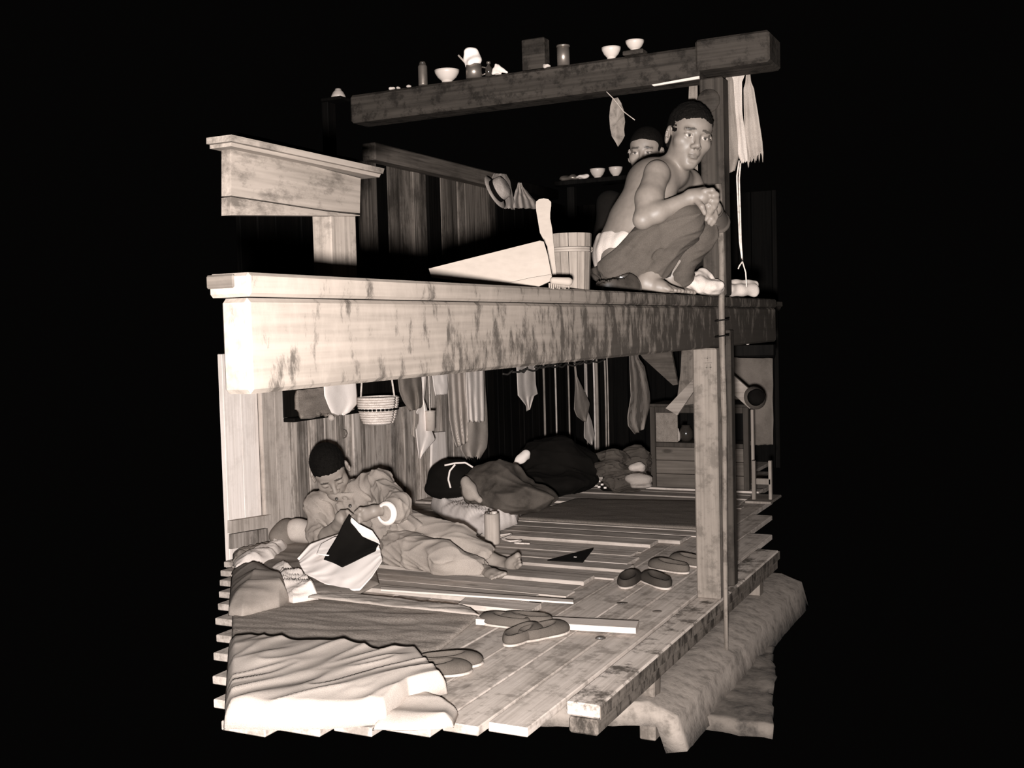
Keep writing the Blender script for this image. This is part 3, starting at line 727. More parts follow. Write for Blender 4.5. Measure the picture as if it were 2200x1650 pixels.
# hanging towels at the right
H_ = lambda d: (lambda x, y: onY(x, y, d))
hung('dark_towel', 'dark grey towel hanging right of the roof post', 'towel', [(1560, 140, 1575, 140), (1559, 168, 1577, 168), (1557, 240, 1580, 240), (1556, 320, 1590, 330), (1556, 376, 1580, 366)], 'midcl', H_(4.625), folds=1.2, amp=.006, seed=11)
hung('tied_cloth', 'narrow white cloth gathered at its top, hanging between two towels', 'cloth', [(1568, 148, 1606, 146), (1576, 176, 1594, 176), (1580, 240, 1595, 240), (1585, 300, 1602, 300), (1586, 330, 1605, 330), (1594, 350, 1606, 346)], cloth('dull_white_cotton', .42), H_(4.615), folds=1.0, amp=.004, seed=12)
hung('fringed_towel', 'pale towel with a ragged fringe hanging furthest right', 'towel', [(1606, 138, 1610, 138), (1602, 177, 1614, 176), (1597, 190, 1620, 190), (1598, 250, 1630, 250), (1600, 310, 1638, 305), (1606, 356, 1640, 330)], 'towel', H_(4.625), folds=2.2, amp=.005, seed=13, jag=.03)
rp = onY(1600, 156, 4.52)
lp1 = [atD(x, y, 4.74) for x, y in ((1588, 345), (1583, 380), (1586, 450), (1589, 520), (1595, 562), (1592, 520), (1590, 450), (1588, 385), (1591, 350))]
so = thing('string_loop', 'long loop of pale string hanging down to the rolled cloth', 'string', lp1[4])
build(MB().tube(interp(lp1, 40), .0035, 6), 'loop', 'rope', so, smooth=True)
build(MB().tube(interp([atD(x, y, 4.74) for x, y in ((1595, 562), (1602, 585), (1604, 617))], 10), .003, 6), 'tail', 'rope', so, smooth=True)
build(MB().tube(interp([atD(x, y, 4.74) for x, y in ((1595, 562), (1588, 572), (1586, 578))], 6), .003, 6), 'tail', 'rope', so, smooth=True)
# rolled cloth and rag heap at the platform edge
a, b = onZ(1562, 632, ZU), atD(1562, 616, 4.75); a = atD(1555, 618, 4.78); b = atD(1618, 620, 4.86)
f = Field(*boundsof([a, b], .09), .004)
for p in (a, b): p[2] = ZU+.03
f.cone(a, b, .026, .028, .02).cone(a+UPV*.026+TOW*(-.03), b+UPV*.022-TOW*.03+RGT*.01, .022, .022, .01).plane(a-UPV*.03, (0, 0, -1))
f.disp(lambda X, Y, Z, w_=wavenoise(8, 90): .003*w_(X, Y, Z))
fmesh(f, 'rolled_cloth', 'offwhite', label='rolled pale cloth on the platform edge right of the posts', cat='cloth')
# ------------------------------------------------------------------ lower tier: things hung on or in front of the back wall
XH = -3.35
hX = lambda v=XH: (lambda x, y: onX(x, y, v))
def lhung(name, label, cat, rows, mat, at, **kw):
    a, b, c, d = rows[0]; L0, R0 = at(a, b), at(c, d); kx = L0[0]
    def top(pt):
        x, y = proj((pt[0], pt[1], 1.452)); return x, y
    rows = [top(L0)+top(R0)]+list(rows)
    return hung(name, label, cat, rows, mat, at, **kw)
rl = build(MB().tube([(XH, 5.0, 1.455), (XH+.01, 6.2, 1.455), (XH, 8.5, 1.455)], .014, 8), 'hanging_rod', 'bam', smooth=True); tag(rl, 'bamboo rod under the upper platform on which cloths hang', 'rod')
ws = thing('wall_shelf', 'dark shelf box on the lower back wall behind the basket', 'shelf', (XW+.1, 5.3, 1.0))
a, b = onX(607, 907, XW+.02), onX(870, 880, XW+.02)
build(MB().bx((XW+.025, a[1], a[2]), (XW+.10, b[1], a[2]+.022)), 'board', 'walldark', ws)
build(MB().bx((XW+.025, a[1], a[2]+.023), (XW+.033, b[1], a[2]+.19)), 'back_panel', 'walldark', ws)
MT['rush'] = woven('dark_rush_matting', .20, 1, 240)
hung('rush_bag', 'dark plaited rush bag hanging on the wall shelf', 'bag', [(640, 838, 705, 832), (639, 860, 760, 850), (641, 880, 764, 880), (648, 893, 755, 882), (662, 897, 730, 886)], 'rush', hX(XW+.13), folds=1, amp=.02, seed=21, thick=.02)
lhung('white_shirt', 'white cloth with a curved hem hanging left of the basket', 'cloth', [(695, 825, 766, 820), (697, 850, 768, 848), (705, 872, 768, 868), (712, 888, 752, 886), (722, 891, 742, 891)], 'white', hX(-3.37), folds=1.5, amp=.012, seed=22)
o = thing('wall_peg', 'small pale peg sticking out below the wall shelf', 'peg', onX(711, 897, -3.7))
build(MB().tube([onX(708, 890, -3.76), onX(712, 898, -3.62)], [.012, .016], 10), 'peg', 'offwhite', o, smooth=True)
# woven basket
bc = onX(812, 872, -3.33); dp = (bc-CAMP)@fw; px = dp/FPX
bk = thing('straw_basket', 'round straw basket with a dark woven band hanging by two strings', 'basket', bc-UPV*40*px)
zb = bc[2]-40*px
def brow(z, r): return (r*px, zb+z*px-bc[2])
mb = MB(); prof = [(0, 0), (24, 0), (31, 4), (36, 14), (40, 30), (43, 48), (44, 60), (42, 60), (40, 46), (36, 28), (30, 10), (0, 6)]
mb.lathe([(r*px, z*px) for r, z in prof], (bc[0], bc[1], zb), 40); build(mb, 'body', 'straw', bk, smooth=True)
for k in range(11):
    z = 5+k*5.2; r = np.interp(z, [0, 4, 14, 30, 48, 60], [26, 31, 36, 40, 43, 44])
    ring = [(bc[0]+(r+.2)*px*math.cos(t), bc[1]+(r+.2)*px*math.sin(t), zb+z*px) for t in np.linspace(0, 2*math.pi, 37)]
    build(MB().tube(ring, 2.7*px, 6), 'coil', 'straw', bk, smooth=True)
for z, rad in ((33.5, 1.6),):
    r = np.interp(z, [14, 30, 48], [36, 40, 43])+2.2
    n_ = 30; mbb = MB()
    for k in range(n_):
        t0, t1 = 2*math.pi*k/n_, 2*math.pi*(k+.72)/n_
        mbb.tube([(bc[0]+r*px*math.cos(t), bc[1]+r*px*math.sin(t), zb+z*px) for t in np.linspace(t0, t1, 4)], rad*px*1.7, 6)
    o = build(mbb, 'band', 'black', bk, smooth=True); o['label'] = 'dark broken woven band'
for s_ in (-1, 1):
    q = bc+RGT*s_*36*px+UPV*(19*px); t_ = bc+RGT*s_*(18 if s_ > 0 else 22)*px; t_[2] = 1.45
    build(MB().tube(interp([q, (q+t_)/2+RGT*s_*2*px, t_], 8), 2.2*px, 6), 'handle_string', 'rope', bk, smooth=True)
# garments and cloths, left to right
lhung('dark_jacket', 'dark grey jacket hanging right of the basket', 'jacket', [(855, 815, 905, 812), (858, 840, 907, 838), (866, 862, 908, 868), (880, 884, 905, 876)], 'midcl', hX(-3.38), folds=2, amp=.02, seed=24)
lhung('white_pouch', 'white cloth pouch with a narrow twisted neck and pointed corner', 'pouch', [(903, 812, 916, 812), (905, 838, 914, 838), (903, 858, 911, 858), (902, 874, 916, 872), (893, 886, 920, 890), (893, 920, 930, 930), (897, 950, 936, 944), (899, 968, 922, 960), (901, 984, 905, 983)], 'white', hX(-3.40), folds=1.2, amp=.010, seed=25)
lhung('grey_rag', 'small grey rag hanging behind the white pouch', 'rag', [(888, 905, 900, 900), (885, 925, 896, 930), (884, 935, 900, 945)], 'greycl', hX(-3.40), folds=1, amp=.006, seed=26)
p = onX(925, 925, -3.38); o = thing('tin_mug', 'pale tin mug hanging beside the white pouch', 'mug', p); q = (p-CAMP)@fw/FPX
mb = MB(); mb.lathe([(0, 0), (10*q, 0), (11.5*q, 40*q), (12.5*q, 42*q), (11.5*q, 43*q), (10.8*q, 40*q), (9.3*q, 3*q), (0, 3*q)], p, 22); build(mb, 'cup', plain('enamel_grey', .42, .4, spec=.4), o, smooth=True)
mb = MB(); mb.tube([p+UPV*42*q, p+UPV*70*q, (p[0], p[1], 1.452)], .0035, 6); build(mb, 'string', 'rope', o)
o = build(MB().prism(pX([(930, 930), (957, 927), (961, 1018), (928, 1022)], -3.71), (-.018, 0, 0)), 'leaning_board', 'wallpale'); tag(o, 'short pale board leaning upright against the back wall', 'board')
lhung('small_white_cloth', 'small square white cloth hanging above the leaning board', 'cloth', [(929, 806, 961, 805), (932, 830, 963, 828), (936, 849, 962, 846)], 'white', hX(-3.36), folds=1, amp=.008, seed=27)
lhung('striped_towel', 'long pale striped towel hanging between the small white cloth and fringed towel', 'towel', [(961, 800, 1000, 800), (963, 850, 1002, 850), (966, 900, 1005, 900), (973, 940, 1006, 935), (981, 962, 1005, 950)], cloth('striped_towel_cloth', .5, stripe=(1, 60, .27)), hX(-3.38), folds=3, amp=.014, seed=28)
lhung('fringed_white_towel', 'white towel with a lacy fringe hanging above a grey cloth', 'towel', [(1001, 798, 1040, 796), (1003, 850, 1041, 850), (1005, 895, 1042, 893), (1006, 906, 1041, 906)], 'quilt', hX(-3.32), folds=3, amp=.010, seed=29, jag=.012)
lhung('grey_cloth', 'limp grey cloth hanging below the fringed white towel', 'cloth', [(998, 830, 1044, 830), (998, 890, 1048, 880), (995, 930, 1050, 935), (990, 965, 1048, 960), (1002, 985, 1034, 982)], 'greycl', hX(-3.385), folds=2, amp=.016, seed=30, jag=.02)
lhung('plain_towel', 'short pale towel hanging alone at the dark middle of the wall', 'towel', [(1110, 788, 1150, 785), (1112, 830, 1152, 826), (1113, 850, 1156, 846), (1130, 872, 1148, 850), (1131, 883, 1138, 880)], 'quilt', hX(-3.35), folds=2, amp=.012, seed=31)
# far bamboo poles standing against the dark walls
for k, (x, y0, y1, v, wd) in enumerate(((1167, 790, 925, .16, 5), (1192, 790, 925, .35, 4), (1220, 790, 935, .2, 4), (1258, 775, 900, .22, 3), (1275, 795, 930, .5, 4), (1281, 820, 930, .2, 7), (1299, 795, 938, .24, 4), (1304, 795, 938, .3, 3))):
    f_ = (lambda a, b: onY(a, b, 8.98)) if x > 1250 else (lambda a, b: onX(a, b, -3.74))
    a, b = f_(x, y0), f_(x, y1); wq = (a-CAMP)@fw/FPX*wd*.5; b[2] = ZD+.002; a[2] = 1.45; b[:2] = a[:2]
    o = build(MB().tube(interp([a, (a+b)/2+RGT*.004, b], 6), wq, 8), 'bamboo_pole', MT.setdefault('bp%d' % k, plain('bamboo_pole_%d' % k, v*1.5, .6, blotch=.2)), smooth=True)
    tag(o, ['dim leftmost bamboo pole of the far wall', 'pale bamboo pole second from the left on the far wall', 'dim bamboo pole left of the pointed rag', 'thin bamboo pole right behind the pointed rag', 'brightest bamboo pole on the far wall', 'broad dim bamboo pole touching the brightest pole', 'bamboo pole second from the right on the far wall', 'rightmost thin bamboo pole of the far wall'][k], 'pole', 'bamboo poles on the far wall')
lhung('pointed_rag', 'pointed pale rag hanging by one corner before the bamboo poles', 'rag', [(1234, 780, 1237, 780), (1236, 810, 1240, 808), (1236, 840, 1255, 838), (1234, 880, 1268, 866), (1240, 895, 1262, 895), (1255, 906, 1260, 905)], 'greycl', hX(-3.33), folds=1, amp=.012, seed=33)
lhung('white_rag', 'long white rag hanging below the pointed rag', 'rag', [(1258, 880, 1264, 884), (1256, 905, 1272, 905), (1255, 940, 1278, 935), (1270, 956, 1273, 955)], 'quilt', hX(-3.35), folds=1, amp=.008, seed=34)
lhung('long_trousers', 'pale striped trousers hanging to the right of the bamboo poles', 'trousers', [(1353, 768, 1372, 768), (1353, 790, 1386, 788), (1356, 850, 1398, 845), (1349, 895, 1399, 870), (1350, 915, 1390, 900), (1365, 934, 1385, 920)], cloth('striped_trouser_cloth', .36, stripe=(0, 90, .2)), lambda x, y: onX(x, y, -2.75), folds=2, amp=.02, seed=35)
rl = build(MB().tube([(-2.75, 7.2, 1.455), (-2.75, 8.68, 1.455)], .012, 8), 'hanging_rod', 'bam', smooth=True); tag(rl, 'short rod under the upper platform holding the striped trousers', 'rod')
# diagonal braces near the post
YBR = 7.0
def brace(q, m_, lb, d=.025, y=YBR):
    o = build(MB().prism([onY(a, b, y) for a, b in q], (0, d, 0)), 'brace_board', m_); return tag(o, lb, 'board')
MT['brace'] = wood('brace_wood', .30, 0, con=.4, stain=.3, var=.1); MT['bracedk'] = wood('dark_brace_wood', .10, 0, con=.4, var=.1)
brace([(1352, 730), (1436, 722), (1456, 826), (1446, 828), (1382, 770)], 'bracedk', 'dark slanting brace board under the beam left of the post', y=7.035)
brace([(1466, 718), (1492, 718), (1492, 868), (1472, 870), (1454, 862), (1462, 800)], 'post', 'upright pale board just left of the post', y=7.006)
brace([(1430, 877), (1492, 812), (1496, 832), (1455, 892)], 'brace', 'slanting board with a broken end left of the post', y=6.98)
brace([(1566, 805), (1572, 803), (1638, 862), (1610, 878), (1566, 838)], 'brace', 'slanting board right of the post ending at the dark hat', y=6.98)
# cabinet at the far end
YC = 7.2
cb = thing('low_cabinet', 'low wooden cabinet with a lattice panel and boarded front at the platform end', 'cabinet', (onY(1450, 1050, YC)[0], YC+.1, ZD+.03))
MT['cab'] = wood('cabinet_wood', .12, 0, con=.3, stain=.35, var=.15); MT['cabdk'] = wood('cabinet_frame_wood', .05, 2, con=.3, var=.1)
cx0, cx1 = onY(1397, 960, YC)[0], onY(1608, 960, YC)[0]
zt, zm, zbm = onY(1400, 874, YC)[2], onY(1400, 950, YC)[2], ZD+.031
def cq(xa, xb, za, zb_, y0, y1, nm, m_, par=cb): return build(MB().bx((xa, YC+y0, za), (xb, YC+y1, zb_)), nm, m_, par)
cq(cx0, cx0+.035, zbm, zt, 0, .05, 'stile', 'cabdk'); cq(cx1-.035, cx1, zbm, zt, 0, .05, 'stile', 'cabdk')
cq(cx0+.036, cx1-.036, zt-.04, zt, 0, .05, 'rail', 'cabdk'); cq(cx0+.036, cx1-.036, zm-.03, zm, 0, .05, 'rail', 'cabdk')
for k in range(3):
    h_ = (zm-.032-zbm)/3; cq(cx0+.036, cx1-.036, zbm+k*h_+.002, zbm+(k+1)*h_-.001, .012, .03, 'board', 'cab')
cq(cx0+.036, cx0+.19, zm+.001, zt-.041, .02, .03, 'lattice_panel', 'rush')
cq(cx0, cx1, zt+.001, zt+.02, -.01, .32, 'top', 'cabdk'); cq(cx0, cx0+.03, zbm, zt, .052, .32, 'side', 'cabdk')
cq(cx0+.19, cx1-.036, zm+.001, zt-.041, .24, .26, 'back', 'walldark')
p = onY(1474, 943, YC+.1); p[2] = zm+.002; o = thing('dark_jar', 'dark round jar inside the cabinet opening', 'jar', p)
build(MB().lathe([(0, 0), (.03, 0), (.05, .03), (.05, .07), (.03, .1), (.03, .11), (0, .11)], p, 20), 'body', 'glassd', o, smooth=True)
cq(cx0+.19, cx1-.036, zm-.0005, zm+.0005, .0, .24, 'shelf', 'cabdk')
f = Field(onY(1456, 942, YC+.06)-.06, onY(1456, 942, YC+.06)+.12, .004); p = onY(1456, 943, YC+.06); p[2] = zm+.003
f.cone(p+UPV*.02, p+UPV*.08, .018, .012).plane(p, (0, 0, -1)); f.disp(lambda X, Y, Z, w_=wavenoise(77, 120): .004*w_(X, Y, Z))
fmesh(f, 'crumpled_paper', 'offwhite', label='crumpled pale paper inside the cabinet beside the dark jar', cat='paper')
# right background: sheet, hat, stool
shp = hung('pale_sheet', 'broad pale sheet hung up behind the post at the far right', 'sheet', [(1565, 766, 1660, 768), (1566, 820, 1660, 820), (1566, 880, 1660, 880), (1570, 960, 1660, 955)], 'midcl', lambda x, y: onY(x, y, 8.3), folds=.7, amp=.02, seed=41)
rd = thing('sheet_rod', 'dark rod carrying the pale sheet at the far right', 'rod', onY(1600, 762, 8.3))
build(MB().tube([onY(1540, 764, 8.3), onY(1664, 766, 8.3)], .015, 8), 'rod', 'walldark', rd, smooth=True)
for x in (1550, 1650):
    p = onY(x, 764, 8.3); build(MB().tube([p, (p[0], p[1], 1.475)], .004, 6), 'string', 'walldark', rd)
hcx = onY(1622, 855, 6.9)
h = thing('dark_hat', 'dark felt hat hung on the end of the slanting board', 'hat', hcx)
Rh2 = basis(np.cross(UPV, TOW+UPV*.3+RGT*.2), TOW+UPV*.3+RGT*.2)
mb = MB(); mb.lathe([(.03, -.006), (.072, -.004), (.074, 0), (.03, .004)], hcx, 28, Rh2); build(mb, 'brim', 'darkcl', h, smooth=True)
mb = MB(); mb.lathe([(.052, 0), (.05, .035), (.038, .05), (0, .054)], hcx, 28, Rh2); build(mb, 'crown', 'black', h, smooth=True)
YT = 6.75
stl = thing('stool_frame', 'wooden stool frame at the right edge on the platform', 'stool', onY(1618, 1078, YT))
MT['stl'] = wood('stool_wood', .26, 2, con=.3, var=.15)
def yb(x0, y0, x1, y1, y, d=.03, nm='leg'): a, b = onY(x0, y0, y), onY(x1, y1, y); build(MB().bx((min(a[0], b[0]), y, min(a[2], b[2])), (max(a[0], b[0]), y+d, max(a[2], b[2]))), nm, 'stl', stl)
yb(1614, 990, 1623, 1074, YT); yb(1612, 880, 1620, 1010, YT+.26); yb(1624, 1028, 1656, 1042, YT, nm='rail'); yb(1600, 1076, 1656, 1084, YT-.01, .3, 'base'); yb(1650, 990, 1658, 1074, YT)
# dark beams in the background above right
build(MB().bx(onY(1556, 742, 6.3), onY(1662, 764, 6.3)+np.array([0, .06, 0])), 'back_rail', 'walldark', upf)
p = onY(1606, 738, 6.25); f = Field(p-.03, p+.03, .002); f.ell(p, (.012, .008, .007)); fmesh(f, 'nail_tag', 'white', label='tiny white tag on the dark rail at the far right', cat='tag')

# ------------------------------------------------------------------ lower tier: bedding and things on the platform
Z1 = ZD+.03
MT['darkmat'] = woven('dark_straw_mat', .15, 0, 130); MT['mat'] = woven('straw_sleeping_mat', .27, 0, 150)
MT['greyq'] = cloth('grey_quilt_cloth', .26, blotch=.12)
MT['greyp'] = cloth('dusty_grey_cloth', .42, blotch=.1)
sheet('dark_mat', 'dark straw mat beyond the bamboo canteen', 'mat', [(1235, 1072), (1360, 1074), (1500, 1077)], [(1100, 1114), (1300, 1126), (1500, 1137)], 'darkmat', Z1+.004, .006, wr=.002, seed=51, n=24, m_=60, edge=.03)
# white quilt
sheet('white_quilt', "rumpled white quilt spread behind the reclining man's legs", 'quilt', [(936, 1062), (955, 1050), (1000, 1052), (1060, 1068), (1118, 1100)], [(925, 1092), (950, 1112), (1000, 1136), (1045, 1152), (1112, 1126)], cloth('bright_quilt_cotton', .88, blotch=.05), Z1+.004, .085, wr=.03, wl=12, wdir=(1, -.2), seed=52, n=50, m_=90, edge=.10)
# brown blanket lump
def P6(x, y, d=6.35): return atD(x, y, d)
f = Field(*boundsof([P6(985, 1000), P6(1240, 1100), P6(1130, 1105, 5.9), P6(1040, 990, 6.7)], .08), .008)
b0 = onZ(1060, 1085, Z1)
f.ell(atD(1062, 1050, 6.45), (.20, .20, .165), k=.06).ell(atD(1120, 1070, 6.3), (.20, .2, .09), k=.08).ell(onZ(1165, 1078, Z1), (.20, .25, .035), k=.08).cone(onZ(1225, 1060, Z1+.01), onZ(1130, 1098, Z1+.01), .02, .02, .06)
cB_ = creases(305, RGT*.8-TOW*.3, 22)
f.disp(lambda X, Y, Z, w_=wavenoise(5, 26), v_=wavenoise(6, 60): .012*w_(X, Y, Z*.4)+.003*v_(X, Y, Z)-.05*cB_(X, Y, Z)+.012).plane((0, 0, Z1+.006), (0, 0, -1))
fmesh(f, 'brown_blanket', 'brown', label='heaped brown blanket beside the white quilt', cat='blanket')
f = Field(*boundsof([atD(985, 1035, 6.15), atD(1030, 1075, 6.15)], .06), .005)
f.ell(atD(1008, 1055, 6.17), (.035, .05, .05), basis(RGT, UPV)).cone(atD(1000, 1038, 6.2), atD(1030, 1072, 6.1), .03, .022, .03); f.disp(lambda X, Y, Z, w_=wavenoise(15, 70): .005*w_(X, Y, Z)).plane((0, 0, Z1+.02), (0, 0, -1))
fmesh(f, 'cloth_lining', 'greycl', label='pale turned-back lining at the end of the brown blanket', cat='cloth')
# black bundle tied with white tape
bcn = atD(972, 1024, 6.75)
bb = thing('tied_bundle', 'black cloth bundle tied with white tape', 'bundle', (bcn[0], bcn[1], Z1))
f = Field(bcn-.3, bcn+.3, .006); f.ell(bcn, (.15, .12, .11), basis(RGT, UPV), .03).ell(bcn-UPV*.07, (.17, .14, .06), basis(RGT, UPV), .04).plane((0, 0, Z1+.02), (0, 0, -1)); f.disp(lambda X, Y, Z, w_=wavenoise(25, 40): .006*w_(X, Y, Z))
fmesh(f, 'bundle', 'black', bb)
def ringon(c, R, r, a0, a1): return [c+R@np.array([r[0]*math.cos(t), r[1]*math.sin(t), 0]) for t in np.linspace(a0, a1, 24)]
build(MB().tube(interp([atD(x, y, 6.62) for x, y in ((968, 1048), (963, 1030), (966, 1012), (978, 998))], 14), .006, 6), 'tape', 'white', bb, smooth=True)
build(MB().tube(interp([atD(x, y, 6.62) for x, y in ((955, 1000), (978, 995), (1000, 994), (1016, 1004))], 14), .006, 6), 'tape', 'white', bb, smooth=True)
# big black heap
f = Field(*boundsof([atD(1100, 930, 7.3), atD(1290, 1050, 7.3)], .2), .01)
f.ell(atD(1195, 1000, 7.35), (.27, .24, .20), basis(RGT, UPV), .05).ell(atD(1180, 1035, 7.2), (.32, .25, .09), basis(RGT, UPV), .06).plane((0, 0, Z1+.006), (0, 0, -1)); f.disp(lambda X, Y, Z, w_=wavenoise(35, 22), c_=creases(306, RGT, 24): .012*w_(X, Y, Z)-.045*c_(X, Y, Z)+.01)
fmesh(f, 'black_quilt_heap', 'black', label='large black heap of bedding at the back of the platform', cat='bedding')
f = Field(*boundsof([atD(1095, 975, 7.0), atD(1135, 1005, 7.0)], .05), .004); f.cone(atD(1100, 1002, 7.02), atD(1130, 978, 7.05), .018, .03, .02); f.disp(lambda X, Y, Z, w_=wavenoise(45, 80): .006*w_(X, Y, Z)); fmesh(f, 'white_rag', 'white', label='white rag lying on the large black heap', cat='rag')
# pile of clothes beside the cabinet
def lumpy(name, label, cat, ops, mat, seed, amp=.008, fr=45, h=.006, zc=Z1+.002):
    f = Field(*boundsof([o_[0] for o_ in ops], .25), h)
    for c_, r_ in ops: f.ell(c_, r_, basis(RGT, UPV), .03)
    f.disp(lambda X, Y, Z, w_=wavenoise(seed, fr), c_=creases(seed+300, (.6, .3, .2), fr*1.1): amp*w_(X, Y, Z)-amp*4.5*c_(X, Y, Z)+amp).plane((0, 0, zc), (0, 0, -1)); return fmesh(f, name, mat, label=label, cat=cat)
lumpy('folded_clothes', 'dark folded clothes at the bottom of the pile by the cabinet', 'clothes', [(atD(1345, 1030, 7.35), (.15, .10, .09)), (atD(1365, 990, 7.4), (.11, .1, .10))], 'darkcl', 61)
lumpy('brown_coat', 'brown crumpled coat on the clothes pile by the cabinet', 'coat', [(atD(1318, 985, 7.3), (.11, .09, .05)), (atD(1310, 1005, 7.22), (.10, .08, .06)), (atD(1335, 1012, 7.2), (.08, .07, .04))], 'brown', 62, .012)
lumpy('white_sock', 'curled white rag on the clothes pile by the cabinet', 'rag', [(atD(1362, 1005, 7.15), (.035, .03, .025)), (atD(1374, 1000, 7.15), (.03, .03, .03)), (atD(1380, 1008, 7.16), (.02, .03, .02))], 'offwhite', 63, .004)
lumpy('striped_pillow', 'striped pale pillow under the clothes pile by the cabinet', 'pillow', [(atD(1372, 1028, 7.12), (.09, .06, .035)), (atD(1378, 1044, 7.08), (.07, .05, .02))], cloth('striped_pillow_cloth', .5, stripe=(2, 110, .15)), 64, .003)
lumpy('pale_bag_flap', 'pale cloth flap beside the checked shoe', 'cloth', [(atD(1306, 1026, (onZ(1318, 1055, Z1)-CAMP)@fw+.06), (.075, .06, .03))], 'offwhite', 65, .003)
ck = lumpy('checked_shoe', 'dark shoe with a checked pale toe by the clothes pile', 'shoe', [(atD(1318, 1044, (onZ(1318, 1055, Z1)-CAMP)@fw), (.10, .06, .045))], 'black', 66, .003)
mb = MB()
for i in range(4):
    for j in range(3):
        if (i+j) % 2 == 0: mb.box(atD(1287+i*6.5, 1034+j*6+i, (onZ(1318, 1055, Z1)-CAMP)@fw-.075+.002*i), (.018, .012, .003), basis(RGT, TOW))
o = build(mb, 'checks', 'white', ck); o['label'] = 'pale checks on the toe'
# bamboo canteen
cp = onZ(1058, 1168, Z1); cq_ = (cp-CAMP)@fw/FPX
cn = thing('bamboo_canteen', 'bamboo tube canteen standing on the boards', 'canteen', cp)
r_ = 16.5*cq_; hh = 66*cq_
build(MB().lathe([(0, 0), (r_*.97, 0), (r_, hh*.05), (r_*1.0, hh*.9), (r_*.96, hh), (r_*.8, hh), (r_*.78, hh*.93), (0, hh*.93)], cp, 28), 'tube', 'bam', cn, smooth=True)
build(MB().tube([cp+UPV*hh*.93-RGT*r_*.4, cp+UPV*hh*1.1-RGT*r_*.4], [r_*.16, r_*.12], 8), 'spout', 'leather', cn, smooth=True)
build(MB().tube([cp+UPV*hh*.93+RGT*r_*.35, cp+UPV*hh*1.06+RGT*r_*.35], [r_*.38, r_*.36], 12), 'plug', 'porc', cn, smooth=True)
build(MB().tube(interp([onZ(x, y, Z1+.006) for x, y in ((1075, 1150), (1100, 1146), (1095, 1152), (1078, 1158), (1095, 1163), (1122, 1161), (1105, 1167), (1138, 1168))], 40), .005, 6), 'strap', 'rope', cn, smooth=True)
build(MB().tube(interp([onZ(1043, 1140, Z1+.01), onZ(1030, 1150, Z1+.012), onZ(1015, 1154, Z1+.03)], 12), .003, 6), 'cord', 'leather', cn, smooth=True)
# black set square
fq = [onZ(1176, 1203, Z1+.006), onZ(1275, 1178, Z1+.02), onZ(1252, 1207, Z1+.006)]
o = thing('set_square', 'black triangular plate lying on the boards', 'plate', fq[0]); build(MB().prism(fq, (0, 0, -.005)), 'plate', 'black', o)
c_ = onZ(1236, 1197, Z1+.0115); build(MB().box(c_+UPV*.001, (.014, .008, .002)), 'eyelet', 'white', o)
# near straw mat and bedding at the lower left
sheet('straw_mat', 'large straw sleeping mat at the lower left', 'mat', [(500, 1266), (680, 1283), (1030, 1325)], [(497, 1400), (700, 1430), (905, 1432)], 'mat', ZD+.006, .008, wr=.004, wl=12, seed=71, n=50, m_=90, edge=.02)
sheet('mat_border', 'flat pale cloth strip along the far edge of the large straw mat', 'strip', [(670, 1268), (840, 1286), (1010, 1305)], [(662, 1283), (840, 1303), (1030, 1322)], 'greyp', ZD+.034, .006, wr=.004, wl=30, seed=72, n=14, m_=80, edge=.08)
sheet('white_blanket', 'rumpled white blanket filling the lower left corner', 'blanket', [(490, 1398), (540, 1394), (640, 1410), (740, 1418), (812, 1432), (905, 1424)], [(480, 1566), (600, 1570), (720, 1566), (830, 1556), (880, 1515), (962, 1490)], cloth('crumpled_white_cotton', .44, blotch=.05), ZD+.012, .055, wr=.011, wl=9, wdir=(.35, 1), lump=.03, lumps=4.0, seed=75, n=90, m_=120, edge=.05)
sheet('grey_sack', 'grey sack edge sticking out under the white blanket', 'sack', [(860, 1500), (900, 1485), (950, 1510), (985, 1535)], [(800, 1568), (880, 1570), (940, 1568), (975, 1562)], 'greyp', ZD+.004, .03, wr=.008, seed=74, n=30, m_=40, edge=.2)
MT['pinkg'] = cloth('grey_flannel', .30, blotch=.12)
sheet('grey_pillow', 'plump grey pillow at the left edge beside the straw mat', 'pillow', [(497, 1232), (530, 1228), (565, 1232), (590, 1250), (618, 1292)], [(490, 1322), (520, 1326), (560, 1318), (600, 1308), (622, 1296)], 'pinkg', ZD+.01, .10, wr=.012, wl=6, seed=75, n=40, m_=60, edge=.35)
sheet('white_sheet', 'crumpled white sheet end beside the grey pillow', 'sheet', [(575, 1232), (610, 1222), (650, 1250), (684, 1284)], [(600, 1290), (630, 1296), (660, 1292), (684, 1288)], 'quilt', ZD+.014, .04, wr=.03, wl=18, seed=76, n=40, m_=50, edge=.2)
